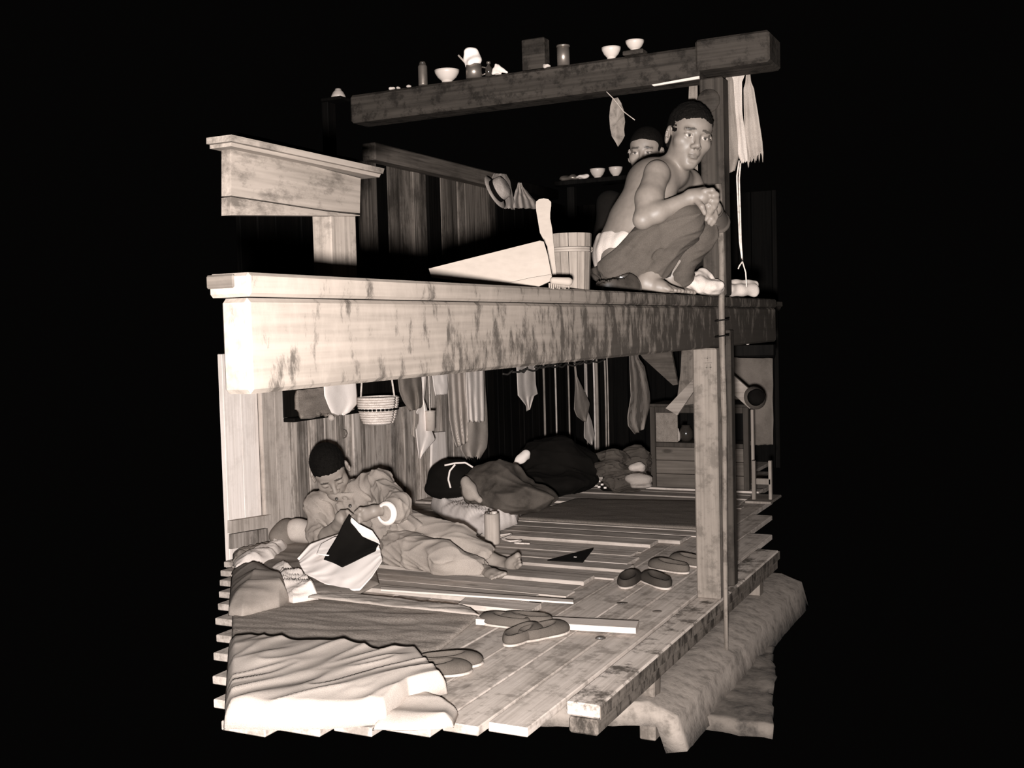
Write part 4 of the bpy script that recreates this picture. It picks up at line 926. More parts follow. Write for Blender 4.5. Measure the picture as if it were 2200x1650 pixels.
# ------------------------------------------------------------------ people
SK = skinmat('skin_and_features')
MT['hair'] = plain('cropped_black_hair', .005, .9, blotch=.3, bscale=150, spec=.06)
def frame(fwd, upv):
    """head axes: columns = (to the head's left-in-view x, forward y, up z)"""
    f = np.array(fwd, float); f /= np.linalg.norm(f); u = np.array(upv, float); u -= f*np.dot(u, f); u /= np.linalg.norm(u)
    return np.stack([np.cross(f, u), f, u], 1)
class Head:
    """chin to crown .235 m at scale 1, centred between the ears"""
    def __init__(s, c, R, k, eyes='open'): s.c, s.R, s.k, s.eyes = np.array(c, float), R, k, eyes
    def w(s, x, y, z): return s.c+s.R@(np.array([x, y, z])*s.k)
    def e(s, f, p, r, k=.012, cut=False, rot=None):
        f.ell(s.w(*p), np.array(r)*s.k, s.R if rot is None else s.R@rot, k*s.k, cut)
    def build(s, f):
        e = lambda *a, **b: s.e(f, *a, **b)
        e((0, -.012, .048), (.073, .090, .078), k=.02)                  # skull
        e((0, .030, .035), (.062, .058, .055), k=.03)                   # forehead
        e((0, .022, -.030), (.060, .062, .062), k=.03)                  # middle face
        e((0, .030, -.062), (.048, .052, .046), k=.025)                 # jaw
        e((0, .060, -.096), (.024, .020, .018), k=.022)                 # chin
        for q in (-1, 1):
            e((q*.046, .052, -.020), (.022, .024, .020), k=.025)        # cheekbone
            e((q*.030, .079, .022), (.022, .010, .007), k=.012)         # brow
            e((q*.031, .091, .002), (.018, .012, .011), k=.012, cut=True)
            e((q*.031, .073, .001), (.0165, .0135, .0115), k=.006)      # eyeball and lids
            if s.eyes == 'open': e((q*.031, .0870, .0005), (.0135, .004, .0032), k=.003, cut=True)
            e((q*.079, -.006, -.002), (.010, .020, .034), k=.007, rot=rotm((0, 0, 1), q*-.35))   # ear
            e((q*.083, .002, -.002), (.005, .010, .018), k=.005, cut=True)
            e((q*.013, .092, -.036), (.0085, .010, .0075), k=.006)      # nostril wing
        f.cone(s.w(0, .080, .012), s.w(0, .103, -.030), .007*s.k, .0105*s.k, .012*s.k)
        for q in (-1, 1): e((q*.0065, .1025, -.0415), (.0035, .0045, .003), k=.003, cut=True)
        e((0, .083, -.055), (.020, .010, .010), k=.012)
        e((0, .0870, -.0625), (.020, .009, .0042), k=.005)              # upper lip
        e((0, .0855, -.0735), (.017, .0085, .0046), k=.005)             # lower lip
        e((0, .0975, -.0680), (.020, .006, .0016), k=.003, cut=True)
        e((0, .086, -.087), (.018, .008, .005), k=.008, cut=True)
    def hair(s, f, low=-.02, front=.078, kk=.0):
        e = lambda *a, **b: s.e(f, *a, **b)
        e((0, -.014, .053), (.0775+kk, .0935+kk, .0805+kk), k=.01)
        e((0, -.055, .0), (.066, .055, .065), k=.02)
        for q in (-1, 1): e((q*.044, .022, .034), (.027, .032, .045), k=.01)
        e((0, .032, .062), (.060, .052, .036), k=.02)
        e((0, front+.028, .010), (.068, .052, .056), k=.012, cut=True)  # open face
        for q in (-1, 1): e((q*.090, .040, -.060), (.05, .05, .050), k=.012, cut=True)
        e((0, .03, -.09), (.10, .09, .09), k=.01, cut=True)
    def tone(s, V, g):
        L = (V-s.c)@s.R/s.k; x, y, z = L[:, 0], L[:, 1], L[:, 2]; fr = y > .03
        g = g.copy(); near = (np.abs(L) < .16).all(1)
        def mixin(mk, v, a=1.0): g[:] = np.where(mk & near, g*(1-a)+v*a, g)
        ax = np.abs(x)
        mixin(fr & (((ax-.031)/.020)**2+((z-.0235-.08*(.04-ax))/.0052)**2 < 1), .03, .9)          # brows
        mixin(fr & ((x/.022)**2+((z+.0685)/.0095)**2 < 1) & (y > .07), g*.72)
        if s.eyes == 'open':
            eye = fr & (((ax-.031)/.0145)**2+((z-.0005)/.0046)**2 < 1)
            mixin(eye, .40); mixin(eye & ((ax-.031)**2+(z-.0005)**2 < .0056**2), .02)
            mixin(fr & (((ax-.031)/.0165)**2+((z-.0052)/.0016)**2 < 1), .06, .9)
        elif s.eyes == 'teeth': pass
        else:
            mixin(fr & (((ax-.031)/.0165)**2+((z+.0055+.9*(ax-.031)**2*40)/.0018)**2 < 1), .06, .9)
        mixin(fr & (((ax-.0065)/.0045)**2+((z+.043)/.004)**2 < 1) & (y > .09), .06, .7)
        return g
def hand_fingers(f, base, dirs, R, k=.006):
    """base: list of (knuckle, [joint points]) already in world space, tapered"""
    for pts, r0, r1 in dirs:
        n = len(pts)-1
        for i in range(n):
            a = r0+(r1-r0)*i/n; b = r0+(r1-r0)*(i+1)/n; f.cone(pts[i], pts[i+1], a, b, k)

# ---------------- squatting man
d0 = 4.33
Q = lambda x, y, w_=0.0: atD(x, y, d0-w_)
fwdS = RGT*.93-TOW*.36; sideS = np.cross(UPV, fwdS)          # side: towards his left
upS = np.array(Q(1405, 405))-np.array(Q(1335, 535)); upS /= np.linalg.norm(upS)
Bt = np.stack([sideS, fwdS, upS], 1); Bt[:, 1] = np.cross(Bt[:, 2], Bt[:, 0]); Bt[:, 1] /= np.linalg.norm(Bt[:, 1]); Bt[:, 0] = np.cross(Bt[:, 1], Bt[:, 2])
sq = thing('person', 'bare-chested man in rolled trousers squatting at the platform edge, looking over', 'person', (Q(1400, 630)[0], Q(1400, 630)[1], ZU))
ptsS = [Q(1270, 640, .3), Q(1570, 200, -.35), Q(1280, 640, -.35), Q(1570, 640, .35)]
f = Field(*boundsof(ptsS, .0), .0042)
f.ell(Q(1400, 407), (.118, .092, .125), Bt, .03).ell(Q(1362, 470), (.135, .090, .125), Bt, .05).ell(Q(1333, 540), (.140, .095, .11), Bt, .05)
f.ell(Q(1392, 385, -.03), (.13, .07, .08), Bt, .04)
f.cone(Q(1446, 364), Q(1466, 318, .02), .050, .046, .03)                                   # neck
f.cone(Q(1442, 372, 0), Q(1418, 376, .10), .042, .042, .03).cone(Q(1448, 372), Q(1470, 392, -.17), .045, .05, .05)   # shoulders' slope
SR, ER, WR = Q(1411, 374, .14), Q(1381, 472, .25), Q(1484, 424, .24)
f.ell(SR, (.046, .046, .050), None, .02).cone(SR, SR+(ER-SR)*.55, .047, .051, .015).cone(SR+(ER-SR)*.55, ER, .050, .033, .02).cone(ER, ER+(WR-ER)*.3, .033, .036, .02).cone(ER+(WR-ER)*.3, WR, .036, .025, .02)
SL, EL, WL_ = Q(1478, 395, -.19), Q(1545, 478, -.16), Q(1537, 452, .10)
f.ell(SL, (.055, .055, .058), None, .03).cone(SL, EL, .050, .040, .02).cone(EL, WL_, .040, .027, .02)
# right hand folded over the left one
pr_ = Q(1508, 423, .25); f.cone(WR, pr_, .026, .031, .015).cone(WR+UPV*.008, Q(1512, 414, .235), .02, .022, .012)
for i, (a, b, c_, e_) in enumerate([((1514, 410), (1530, 409), (1540, 418), (1541, 430)), ((1517, 418), (1533, 421), (1540, 432), (1538, 444)), ((1516, 427), (1530, 433), (1534, 446), (1529, 456)), ((1512, 435), (1522, 444), (1525, 456), (1520, 464))]):
    g_ = .27-.012*i; hand_fingers(f, None, [([Q(*a, g_), Q(*b, g_+.012), Q(*c_, g_), Q(*e_, g_-.02)], .0105-.0005*i, .0078)], None)
hand_fingers(f, None, [([Q(1496, 430, .262), Q(1508, 444, .285), Q(1514, 458, .28)], .0125, .009)], None)
# left hand underneath, fingers towards the viewer
f.cone(WL_, Q(1534, 448, .18), .024, .030, .015)
for i, (a, b, c_) in enumerate([((1530, 440), (1518, 450), (1510, 462)), ((1534, 448), (1524, 461), (1517, 472)), ((1537, 457), (1529, 470), (1523, 479)), ((1539, 465), (1534, 476), (1529, 483))]):
    hand_fingers(f, None, [([Q(*a, .21), Q(*b, .232-.006*i), Q(*c_, .226-.006*i)], .010-.0004*i, .0075)], None)
# legs inside the trousers, bare shins and feet
f.cone(Q(1335, 570, .08), Q(1464, 476, .19), .075, .055, .03).cone(Q(1464, 478, .19), Q(1408, 578, .14), .050, .040, .02)
f.cone(Q(1350, 570, -.10), Q(1508, 500, -.05), .075, .05, .03).cone(Q(1508, 502, -.05), Q(1450, 585, -.06), .046, .036, .02)
def foot(f, h, t, r, d, toes=True):
    h, t = np.array(h), np.array(t); ax = (t-h)/np.linalg.norm(t-h); sd = np.cross(UPV, ax)
    f.cone(h, h+(t-h)*.55, r, r*.85, .02).cone(h+(t-h)*.5+sd*.008, t+sd*.018-UPV*.004, r*.75, r*.42, .015).cone(h+(t-h)*.5-sd*.012, t-sd*.02-ax*.015-UPV*.004, r*.7, r*.38, .015)
    for i in range(5):
        o_ = sd*(.030-.0145*i)*d; l_ = (.030, .028, .026, .022, .018)[i]
        f.cone(t+o_-ax*(.004+.006*i), t+o_+ax*(l_-.008*i)-UPV*.006, .0105-.0008*i, .0095-.001*i, .004)
hl, tt = Q(1388, 612, .16), Q(1446, 622, .19); hl[2] = ZU+.036; tt[2] = ZU+.022
f.cone(Q(1408, 578, .14), hl+UPV*.018, .042, .036, .02); foot(f, hl, tt, .033, 1)
hl2, tt2 = Q(1425, 606, -.06), Q(1474, 616, -.04); hl2[2] = ZU+.036; tt2[2] = ZU+.022
f.cone(Q(1450, 585, -.06), hl2+UPV*.015, .036, .034, .02); foot(f, hl2, tt2, .032, 1)
Rroll = rotm(-TOW, math.radians(11))
HS = Head(Q(1479, 297, .03), frame(rotm(-TOW, math.radians(11))@(TOW*.93+RGT*.22-UPV*.08), rotm(-TOW, math.radians(11))@UPV), 1.06, 'open')
HS.build(f)
toneS = lambda V: HS.tone(V, np.full(len(V), .175))
f.plane((0, 0, ZU+.003), (0, 0, -1)); fmesh(f, 'body', SK, sq, tone=toneS)
fh = Field(HS.c-.17, HS.c+.17, .0035); HS.hair(fh); fh.disp(lambda X, Y, Z, w_=wavenoise(140, 700), v_=wavenoise(141, 260): .0012*w_(X, Y, Z)+.0012*v_(X, Y, Z)); o = fmesh(fh, 'hair', 'hair', sq); o['label'] = 'close-cropped black hair'
MT['trous'] = cloth('dark_striped_trousers', .075, blotch=.15, stripe=None)
f = Field(*boundsof([Q(1270, 645, .32), Q(1560, 430, -.3), Q(1275, 645, -.3), Q(1560, 430, .32)], .02), .005)
f.ell(Q(1334, 575, .0), (.165, .115, .085), np.stack([sideS, fwdS, UPV], 1), .03)
f.cone(Q(1336, 565, .09), Q(1466, 474, .19), .095, .080, .04).cone(Q(1466, 476, .19), Q(1412, 568, .14), .080, .064, .03).cone(Q(1405, 560, .14), Q(1392, 590, .13), .060, .052, .02)
f.ell(Q(1395, 545, .13), (.06, .06, .06), None, .04)
f.cone(Q(1345, 568, -.09), Q(1506, 498, -.05), .09, .066, .04).cone(Q(1506, 500, -.05), Q(1464, 586, -.06), .062, .052, .03)
wA, wB = wavenoise(101, 38), wavenoise(102, 90)
cT = creases(201, Q(1464, 476, .19)-Q(1336, 565, .09), 45)
f.disp(lambda X, Y, Z: .004*wA(X, Y, Z)-.028*cT(X, Y, Z)+.007).plane((0, 0, ZU+.004), (0, 0, -1))
nS = -RGT*.62+UPV*.785; f.ell(Q(1322, 546)+nS*.10, (.19, .10, .26), np.stack([RGT*.785+UPV*.62, nS, TOW], 1), .008, cut=True)
o = fmesh(f, 'trousers', 'trous', sq); o['label'] = 'dark cotton trousers with rolled legs'
f = Field(Q(1333, 540)-.25, Q(1333, 540)+.25, .005)
f.ell(Q(1334, 540), (.149, .104, .118), Bt, .03).plane(Q(1330, 498), UPV-RGT*.03, .006).disp(lambda X, Y, Z: .0025*wB(X, Y, Z))
o = fmesh(f, 'waist_sash', 'offwhite', sq); o['label'] = 'white cloth wound around the waist'
# rag heap under him and black shoe behind
f = Field(*boundsof([atD(1430, 575, 4.55), atD(1550, 635, 4.3)], .05), .004)
for (x, y, d, r) in ((1470, 612, 4.45, (.075, .06, .03)), (1510, 612, 4.45, (.075, .06, .035)), (1490, 598, 4.5, (.07, .06, .03)), (1530, 620, 4.43, (.05, .05, .02))):
    f.ell(atD(x, y, d), r, basis(RGT, UPV), .03)
f.disp(lambda X, Y, Z, w_=wavenoise(111, 60), v_=wavenoise(112, 130): .008*w_(X, Y, Z)+.003*v_(X, Y, Z)).plane((0, 0, ZU+.002), (0, 0, -1))
fmesh(f, 'rag_heap', 'offwhite', label='heap of pale rags under the squatting man at the platform edge', cat='rags')
def shoe_mesh(name, label, c, ang, mu, ms, L=.25, W=.092, H=.050, group=None, open_=True, lining=None):
    """slip-on shoe lying at c, toe along angle"""
    ax = np.array([math.cos(ang), math.sin(ang), 0]); sd = np.array([-ax[1], ax[0], 0]); R = np.stack([sd, ax, UPV], 1)
    s = thing(name, label, 'shoe', c, group); w_ = lambda x, y, z: np.array(c)+R@np.array([x, y, z])
    f = Field(np.array(c)-L*.62, np.array(c)+L*.62, .0042)
    f.ell(w_(0, L*.20, .018), (W*.5, L*.30, H*.62), R, .02).ell(w_(0, -L*.20, .022), (W*.42, L*.29, H*.8), R, .03).ell(w_(0, 0, .02), (W*.44, L*.36, H*.55), R, .03)
    if open_: f.ell(w_(0, -L*.12, .060), (W*.385, L*.36, H*.80), R, .004, cut=True)
    f.plane(w_(0, 0, .010), (0, 0, -1), .004); fmesh(f, 'upper', mu, s)
    if open_:
        ins = MB(); ins.lathe([(0, .0115), (1, .0115), (1, .0155), (0, .0155)], (0, 0, 0), 20); ins.v = [tuple(w_(x*W*.33, y*L*.30-L*.12, z)) for x, y, z in ins.v]; build(ins, 'insole', 'leather', s, smooth=False)
    f = Field(np.array(c)-L*.62, np.array(c)+L*.62, .0042)
    f.ell(w_(0, L*.20, .006), (W*.52, L*.31, .03), R, .02).ell(w_(0, -L*.20, .006), (W*.43, L*.30, .03), R, .03).plane(w_(0, 0, .010), (0, 0, 1), .003).plane(w_(0, 0, .001), (0, 0, -1), .003)
    fmesh(f, 'sole', ms, s); return s
RA = math.atan2(RGT[1], RGT[0])
p = atD(1328, 604, 4.06); p[2] = ZU+.001
shoe_mesh('black_shoe', 'shiny black leather shoe beside the squatting man', p, RA+.5, 'leather', 'leather', L=.19, W=.10, H=.10)

# ---------------- half-hidden man behind
dh = 5.15
hm = thing('person', 'man in dark clothes half hidden behind the squatting man', 'person', (atD(1385, 560, dh)[0], atD(1385, 560, dh)[1], ZU))
HB = Head(atD(1388, 332, dh), frame(TOW*.90-RGT*.36-UPV*.05, UPV+RGT*.05), .98, 'open')
cB = HB.c.copy(); baseB = np.array([cB[0], cB[1], ZU])
f = Field(*boundsof([cB+.18, baseB-np.array([.3, .3, 0])], .1), .0048); HB.build(f)
f.cone(cB-UPV*.05-TOW*.02, cB-UPV*.16-TOW*.02, .055, .06, .03).ell(cB-UPV*.30-TOW*.03, (.17, .10, .17), basis(RGT, UPV), .04).ell(cB-UPV*.5-TOW*.03, (.15, .1, .16), basis(RGT, UPV), .05)
fmesh(f, 'body', SK, hm, tone=lambda V: HB.tone(V, np.full(len(V), .22)))
fh = Field(cB-.17, cB+.17, .005); HB.hair(fh, front=.086); fmesh(fh, 'hair', 'hair', hm)
f = Field(*boundsof([cB+np.array([.3, .3, -.1]), baseB-np.array([.35, .35, 0])], .1), .009)
f.ell(cB-UPV*.30-TOW*.03, (.19, .12, .17), basis(RGT, UPV), .04).ell(cB-UPV*.5-TOW*.03, (.17, .13, .2), basis(RGT, UPV), .05)
zz = cB[2]
for q in (-1, 1):
    f.cone(cB-UPV*.22+RGT*.17*q, cB-UPV*.48+RGT*.22*q+TOW*.04, .06, .05, .04).cone(cB-UPV*.48+RGT*.22*q+TOW*.04, cB-UPV*.50+RGT*.06*q+TOW*.2, .05, .04, .03)
    k0 = np.array([cB[0], cB[1], ZU+.12]); f.cone(k0+RGT*.1*q, k0+RGT*.2*q+TOW*.28+UPV*.05, .085, .07, .04).cone(k0+RGT*.2*q+TOW*.28+UPV*.05, np.array([*(k0+RGT*.02*q+TOW*.34)[:2], ZU+.06]), .07, .05, .03)
f.disp(lambda X, Y, Z: .004*wA(X, Y, Z)).plane((0, 0, ZU+.003), (0, 0, -1))
o = fmesh(f, 'dark_clothes', 'black', hm)

# ---------------- reclining man
def W(x, y, Yp=4.56): return onY(x, y, Yp)
rc = thing('person', 'reclining man in a light jacket and trousers sewing a garment', 'person', (W(850, 1215)[0], 4.56, Z1))
XA, ZA = np.array([1., 0, 0]), UPV; YN = np.array([0, -1., 0])
f = Field(*boundsof([W(640, 950, 4.95), W(1135, 1255, 4.25), W(640, 1255, 4.3), W(1135, 1190, 4.8)], .02), .0042)
th_ = math.radians(38)
Rr = rotm(TOW, math.radians(12))
fr_ = Rr@(TOW*math.cos(th_)-UPV*math.sin(th_)+RGT*.10); ur_ = Rr@(UPV*math.cos(th_)+TOW*math.sin(th_))
HR = Head(W(710, 1014, 4.58), frame(fr_, ur_), 1.13, 'down'); HR.build(f)
f.cone(HR.w(0, -.03, -.04), W(745, 1062, 4.70), .052, .058, .03).ell(W(770, 1095, 4.70), (.15, .09, .11), None, .05).cone(W(780, 1095, 4.68), W(865, 1160, 4.62), .10, .10, .05)
# arms
SRr, ERr, WRr = W(688, 1085, 4.62), W(690, 1166, 4.50), W(727, 1128, 4.40)
f.cone(SRr, ERr, .05, .04, .03).cone(ERr, ERr+(WRr-ERr)*.4, .040, .040, .02).cone(ERr+(WRr-ERr)*.4, WRr, .040, .028, .02)
SLr, ELr, WLr = W(812, 1042, 4.66), W(856, 1092, 4.48), W(803, 1098, 4.36)
f.cone(SLr, ELr, .05, .04, .03).cone(ELr, WLr, .038, .026, .02)
# right hand: pinching the needle, fingers to the right
K = W(735, 1108, 4.365); f.cone(WRr, W(733, 1112, 4.37), .026, .030, .015).cone(WRr, W(738, 1118, 4.37), .022, .024, .015)
for i, (a, b, c_) in enumerate([((733, 1100), (746, 1099), (757, 1107)), ((736, 1106), (748, 1106), (757, 1111)), ((738, 1112), (749, 1113), (756, 1117)), ((740, 1118), (749, 1120), (755, 1123))]):
    hand_fingers(f, None, [([W(*a, 4.365), W(*b, 4.345), W(*c_, 4.345)], .0105-.0005*i, .0078)], None)
hand_fingers(f, None, [([W(740, 1122, 4.36), W(750, 1116, 4.335), W(758, 1110, 4.335)], .0115, .0082)], None)
# left hand: holding the cloth edge, fingers to the left
f.cone(WLr, W(787, 1102, 4.35), .026, .030, .015).cone(WLr, W(785, 1110, 4.35), .022, .024, .015)
for i, (a, b, c_) in enumerate([((784, 1097), (771, 1099), (761, 1107)), ((782, 1104), (772, 1107), (764, 1113)), ((781, 1110), (771, 1115), (764, 1119)), ((781, 1116), (772, 1121), (766, 1124))]):
    hand_fingers(f, None, [([W(*a, 4.345), W(*b, 4.325), W(*c_, 4.335)], .0105-.0005*i, .0078)], None)
hand_fingers(f, None, [([W(786, 1095, 4.345), W(774, 1094, 4.32), W(763, 1102, 4.32)], .0115, .0082)], None)
# legs
f.ell(W(868, 1168, 4.58), (.11, .11, .11), None, .04)
f.cone(W(880, 1150, 4.66), W(985, 1172, 4.60), .075, .055, .03).cone(W(985, 1172, 4.60), W(1078, 1215, 4.58), .052, .036, .02)
f.cone(W(862, 1185, 4.48), W(960, 1205, 4.36), .075, .055, .03).cone(W(960, 1205, 4.36), W(1042, 1230, 4.42), .050, .036, .02)
def rfoot(h, t, nrm, d):
    h, t, nrm = np.array(h), np.array(t), np.array(nrm, float); ax = (t-h)/np.linalg.norm(t-h); sd = np.cross(nrm, ax)
    f.cone(h, h+(t-h)*.55, .033, .029, .02).cone(h+(t-h)*.5+sd*.01, t+sd*.017, .026, .017, .015).cone(h+(t-h)*.5-sd*.012, t-sd*.019-ax*.012, .024, .015, .015)
    for i in range(5):
        o_ = sd*(.031-.0150*i)*d; f.cone(t+o_-ax*(.002+.004*i), t+o_+ax*(.026-.005*i), .0112-.0011*i, .0098-.001*i, .004)
rfoot(W(1088, 1222, 4.56), W(1112, 1203, 4.50), (-.3, -1, .5), -1)
f.cone(W(1078, 1215, 4.58), W(1086, 1221, 4.56), .036, .035, .02)
rfoot(W(1046, 1234, 4.40), W(1068, 1238, 4.30), (.1, -.5, 1), 1)
f.plane((0, 0, Z1+.008), (0, 0, -1)); fmesh(f, 'body', SK, rc, tone=lambda V: HR.tone(V, np.full(len(V), .25)))
fh = Field(HR.c-.17, HR.c+.17, .0038); HR.hair(fh); fh.disp(lambda X, Y, Z, w_=wavenoise(142, 650), v_=wavenoise(143, 240): .0012*w_(X, Y, Z)+.0012*v_(X, Y, Z)); o = fmesh(fh, 'hair', 'hair', rc); o['label'] = 'short black hair'
MT['jack'] = cloth('light_work_cotton', .31, blotch=.06)
f = Field(*boundsof([W(640, 990, 4.95), W(900, 1215, 4.25), W(640, 1215, 4.3), W(900, 1000, 4.9)], .03), .0055)
f.ell(W(760, 1090, 4.70), (.16, .115, .125), None, .04).cone(SLr, W(745, 1065, 4.70), .072, .07, .05).cone(SRr, W(735, 1072, 4.70), .07, .07, .05)
f.cone(W(775, 1100, 4.68), W(858, 1156, 4.60), .125, .132, .05).cone(W(858, 1156, 4.60), W(872, 1168, 4.58), .132, .142, .03)
f.cone(SRr, W(686, 1150, 4.54), .070, .062, .03).cone(W(686, 1150, 4.54), W(694, 1166, 4.48), .062, .052, .03)
f.cone(SLr, ELr, .068, .062, .03).cone(ELr, W(834, 1101, 4.41), .060, .052, .03)
f.cone(W(828, 1100, 4.40), WLr, .02, .03, .01, cut=True)
f.cone(HR.w(0, -.02, -.05), W(745, 1060, 4.70), .058, .062, .01, cut=True)
wC, wD = wavenoise(121, 34), wavenoise(122, 85)
cJ = creases(202, W(862, 1158)-W(760, 1060), 40); f.plane(W(884, 1176, 4.58), W(884, 1176)-W(800, 1110), .006)
f.disp(lambda X, Y, Z: .005*wC(X, Y*.4, Z)-.034*cJ(X, Y, Z)+.0025*wD(X, Y, Z)+.008)
f.plane((0, 0, Z1+.008), (0, 0, -1)); jk = fmesh(f, 'jacket', 'jack', rc); jk['label'] = 'light cotton work jacket'
col_ = HR.w(0, -.02, -.07)
cc = W(742, 1060, 4.63)
f = Field(cc-.13, cc+.13, .004); f.ell(cc, (.092, .085, .045), np.stack([RGT, -TOW, UPV], 1), .01).ell(cc+UPV*.02+TOW*.01, (.072, .066, .06), np.stack([RGT, -TOW, UPV], 1), .008, cut=True); f.ell(cc-UPV*.05+TOW*.10, (.03, .05, .05), None, .01, cut=True)
fmesh(f, 'collar', 'jack', jk)
for (x, y) in ((723, 1072), (752, 1087), (776, 1112)):
    c_ = None
    # buttons sit on the jacket front
    best = W(x, y, 4.52)
    bm_ = MB(); bm_.lathe([(0, -.003), (.008, -.003), (.0085, 0), (.006, .003), (0, .003)], best, 14, basis(RGT, TOW)); build(bm_, 'button', 'leather', jk, smooth=True)
f = Field(W(832, 1105, 4.38)-.1, W(832, 1105, 4.38)+.1, .004); ac = (W(826, 1100, 4.37)-W(846, 1098, 4.44)); ac /= np.linalg.norm(ac); Rc = basis(np.cross(ac, UPV), ac)
f.ell(W(831, 1103, 4.385), (.058, .058, .028), Rc, .01).ell(W(831, 1103, 4.385)+ac*.02, (.036, .036, .05), Rc, .01, cut=True); fmesh(f, 'turned_cuff', 'white', jk)
f = Field(*boundsof([W(830, 1080, 4.9), W(1060, 1250, 4.2), W(830, 1250, 4.2), W(1060, 1150, 4.8)], .04), .0055)
f.ell(W(868, 1168, 4.58), (.135, .135, .125), None, .04)
f.cone(W(878, 1142, 4.66), W(985, 1168, 4.60), .105, .078, .04).cone(W(985, 1168, 4.60), W(1040, 1196, 4.58), .074, .060, .03)
f.cone(W(858, 1185, 4.48), W(958, 1203, 4.36), .10, .078, .04).cone(W(958, 1203, 4.36), W(1024, 1225, 4.40), .074, .058, .03)
cL = creases(203, W(1000, 1190)-W(870, 1150), 42)
f.disp(lambda X, Y, Z: .005*wC(X*.5, Y, Z)-.034*cL(X, Y, Z)+.002*wD(X, Y, Z)+.008).plane((0, 0, Z1+.004), (0, 0, -1))
f.cone(W(1028, 1190, 4.58), W(1078, 1215, 4.58), .046, .046, .006, cut=True).cone(W(1014, 1222, 4.395), W(1045, 1232, 4.42), .043, .046, .006, cut=True)
o = fmesh(f, 'trousers', 'jack', rc); o['label'] = 'light cotton trousers'
# bedding under and behind him
sheet('grey_quilt', 'grey quilt under the reclining man', 'quilt', [(560, 1196), (600, 1160), (650, 1152), (720, 1165), (800, 1190)], [(575, 1236), (640, 1262), (700, 1280), (760, 1282), (815, 1255)], 'greyq', Z1+.003, .014, wr=.008, wl=8, seed=81, n=50, m_=70, edge=.12)
f = Field(*boundsof([onX(600, 1120, -3.6), onX(665, 1170, -3.5)], .1), .006); pc = onX(648, 1140, -3.55)
f.ell(pc, (.08, .1, .07), None, .03).plane((0, 0, Z1+.01), (0, 0, -1)).disp(lambda X, Y, Z: .008*wC(X, Y, Z)); fmesh(f, 'white_pillow', 'offwhite', label='small white pillow behind the reclining man at the wall', cat='pillow')
f = Field(*boundsof([onX(600, 1120, -3.65), onX(640, 1185, -3.6)], .12), .006); pc = onX(618, 1150, -3.62)
f.ell(pc, (.07, .12, .08), None, .03).plane((0, 0, Z1+.01), (0, 0, -1)).disp(lambda X, Y, Z: .010*wC(X, Y, Z)); fmesh(f, 'dark_clothes_bundle', 'midcl', label='dark crumpled clothes against the wall behind the man', cat='clothes')
sheet('white_cover', 'white cover edge showing at the left beyond the grey quilt', 'cover', [(500, 1214), (540, 1196), (580, 1180), (610, 1160)], [(505, 1222), (560, 1214), (590, 1206), (620, 1180)], 'quilt', Z1+.003, .04, wr=.02, wl=14, seed=83, n=24, m_=50, edge=.25)
sheet('dark_rug', 'dark fringed rug at the left below the wall', 'rug', [(500, 1192), (540, 1184), (590, 1172)], [(500, 1208), (545, 1192), (592, 1180)], 'rush', Z1+.004, .03, wr=.012, wl=20, seed=84, n=20, m_=40, edge=.25)
# the white garment with the black piece being sewn
YWB = 3.90
def Yw(x, y): return 4.30+(YWB-4.30)*min(1.15, max(0, (y-1150)/116))
def drape(name, label, cat, top, bot, mat, seed, amp=.02, n=40, m_=50, off=0, Yf=Yw):
    A = interp([onY(x, y, Yf(x, y)-off) for x, y in top], m_); B = interp([onY(x, y, Yf(x, y)-off) for x, y in bot], m_); v = np.linspace(0, 1, n)
    G = A[None]*(1-v)[:, None, None]+B[None]*v[:, None, None]
    for i in range(n):
        for j in range(m_): G[i, j] += (YN*.8+UPV*.4)*amp*(nz(G[i, j, 0]*14, v[i]*2.2, seed)+.5*(1-2*abs(nz(G[i, j, 0]*9+v[i]*2, v[i]*4, seed+5))))
    return tag(build(gridmesh(G, .004), name, mat, None, smooth=True), label, cat)
MT['bright'] = cloth('bright_white_cotton', .9, var=.02, blotch=.02, bump=.1)
drape('white_garment', 'white garment spread over the quilt in front of the reclining man', 'garment', [(640, 1200), (668, 1168), (700, 1156), (740, 1142), (790, 1150), (815, 1170)], [(655, 1232), (700, 1255), (745, 1270), (775, 1268), (800, 1240), (822, 1205)], 'bright', 91, amp=.012)
drape('black_garment', 'black trouser piece being sewn, lying across the white garment', 'garment', [(750, 1104), (772, 1132), (795, 1150), (813, 1168)], [(696, 1202), (715, 1208), (735, 1218), (806, 1184)], 'black', 92, amp=.006, off=.035, n=24, m_=30)
drape('white_flap', 'white folded flap turned back over the black garment', 'garment', [(754, 1112), (770, 1126), (800, 1140), (815, 1162)], [(752, 1130), (765, 1146), (800, 1162), (816, 1168)], 'bright', 93, amp=.004, off=.055, n=16, m_=24)
drape('white_sleeve', 'white sleeve end lying over the black garment by the needle hand', 'garment', [(690, 1168), (720, 1152), (745, 1152), (752, 1160)], [(680, 1190), (705, 1194), (730, 1182), (750, 1166)], 'bright', 94, amp=.004, off=.055, n=16, m_=24)
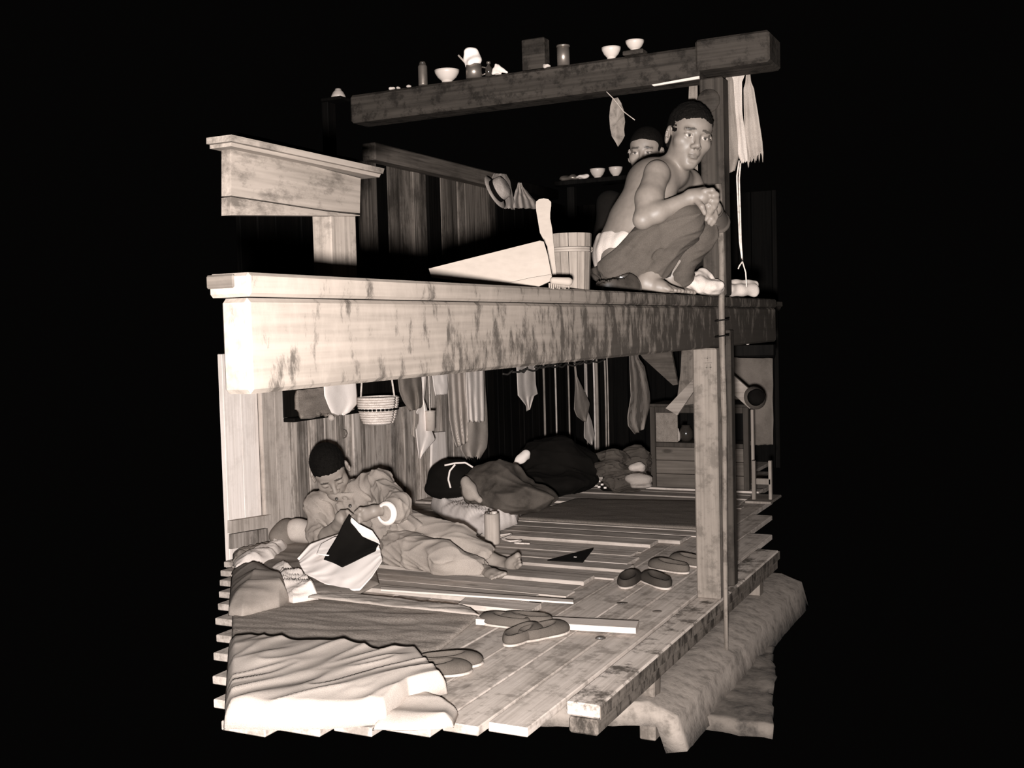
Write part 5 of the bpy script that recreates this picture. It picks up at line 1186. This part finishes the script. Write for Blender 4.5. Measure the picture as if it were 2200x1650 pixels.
# ------------------------------------------------------------------ shoes and litter on the boards
MT['shoec'] = cloth('dark_cloth_shoe', .045); MT['shoeg'] = cloth('grey_cloth_shoe', .10); MT['soleM'] = plain('pale_cloth_sole', .42, .9)
LDIR = math.pi/2
def shoe_at(px, py, ang, lb, mu='shoec', L=.235, grp=None, nm='cloth_shoe', **kw):
    p = onZ(px, py, ZD+.004); return shoe_mesh(nm, lb, p, ang, mu, 'soleM', L=L, group=grp, **kw)
shoe_at(1352, 1254, 1.72, 'dark cloth shoe, left one of the pair left of the post')
shoe_at(1410, 1256, 2.35, 'dark cloth shoe, right one of the pair left of the post')
shoe_at(1437, 1226, 2.75, 'worn cloth slipper nearest the post behind the pair of shoes', 'shoeg')
shoe_at(1482, 1214, 2.75, 'cloth slipper half hidden behind the post', 'shoeg')
shoe_at(1124, 1374, 1.45, 'dark worn shoe, left one of the pair near the pale plank', 'shoeg')
shoe_at(1168, 1368, 1.1, 'dark worn shoe, right one of the pair near the pale plank', 'shoeg')
shoe_at(1085, 1344, 3.0, 'flat sandal lying left behind the worn shoes', 'shoeg', H=.04)
shoe_at(1128, 1342, 3.2, 'flat sandal lying right behind the worn shoes', 'shoeg', H=.04)
shoe_at(965, 1432, .62, 'grey slipper beside the corner of the white blanket', 'shoeg', H=.045)
shoe_at(940, 1450, .66, 'second grey slipper half under the white blanket', 'shoeg', H=.045)
def litter(name, lb, px, py, z, r, mat, seed, cat, amp=.004, zc=None):
    p = onZ(px, py, z); f = Field(p-max(r)-.02, p+max(r)+.02, .0035); f.ell(p+UPV*r[2]*.6, r, basis(RGT, UPV), .01).disp(lambda X, Y, Z, w_=wavenoise(seed, 110): amp*w_(X, Y, Z)).plane(p, (0, 0, -1)); return fmesh(f, name, mat, label=lb, cat=cat)
litter('wood_chip', 'small curled dark chip on the planks before the loose plank', 1289, 1374, ZD+.001, (.022, .008, .008), 'leather', 1, 'chip', .002)
litter('wood_chip', 'dark sliver on the planks below the pair of cloth shoes', 1337, 1297, ZD+.001, (.026, .012, .004), 'leather', 2, 'chip', .001)
litter('wood_chip', 'brown smear of litter between the post and the loose plank', 1412, 1315, ZD+.001, (.028, .010, .004), 'darkcl', 3, 'chip', .001)
ZL = .102
litter('paper_scrap', 'white square paper scrap on the earth ledge', 1444, 1472, ZL, (.030, .022, .010), 'paper', 4, 'paper')
litter('paper_scrap', 'white paper scrap nearest the platform edge on the ledge', 1380, 1502, ZL, (.028, .02, .014), 'paper', 5, 'paper')
litter('paper_scrap', 'white paper scrap at the bottom of the ledge', 1398, 1522, ZL, (.03, .022, .012), 'paper', 6, 'paper')
litter('crushed_basket', 'crushed brown basket scrap lying on the ledge', 1412, 1478, ZL, (.055, .05, .035), 'rush', 7, 'scrap', .010)
litter('rag_scrap', 'greyish rag scrap on the ledge near the bottom edge', 1385, 1540, ZL, (.03, .025, .012), 'greycl', 8, 'rag')
for k, (x, y) in enumerate(((1614, 1503), (1568, 1522), (1628, 1370))): litter('paper_scrap', ['pale crumb of paper on the dark aisle floor', 'faint flat paper on the dark aisle floor near the bottom', 'tiny white scrap on the dark floor at the right edge'][k], x, y, .002, (.016, .012, .006), 'paper', 20+k, 'paper', .002)
for k, (x, y) in enumerate(((1470, 1420), (1490, 1400), (1505, 1430), (1455, 1440), (1520, 1395), (1480, 1450), (1530, 1415), (1462, 1428))):
    litter('pebble', ['pebble on the ledge, one of the small stones under the platform edge'][0], x, y, ZL, (.014+.004*(k % 3), .012, .009), 'dust', 30+k, 'pebble', .002)
for o in bpy.data.objects:
    if o.name.startswith('pebble'): o['group'] = 'pebbles on the earth ledge'
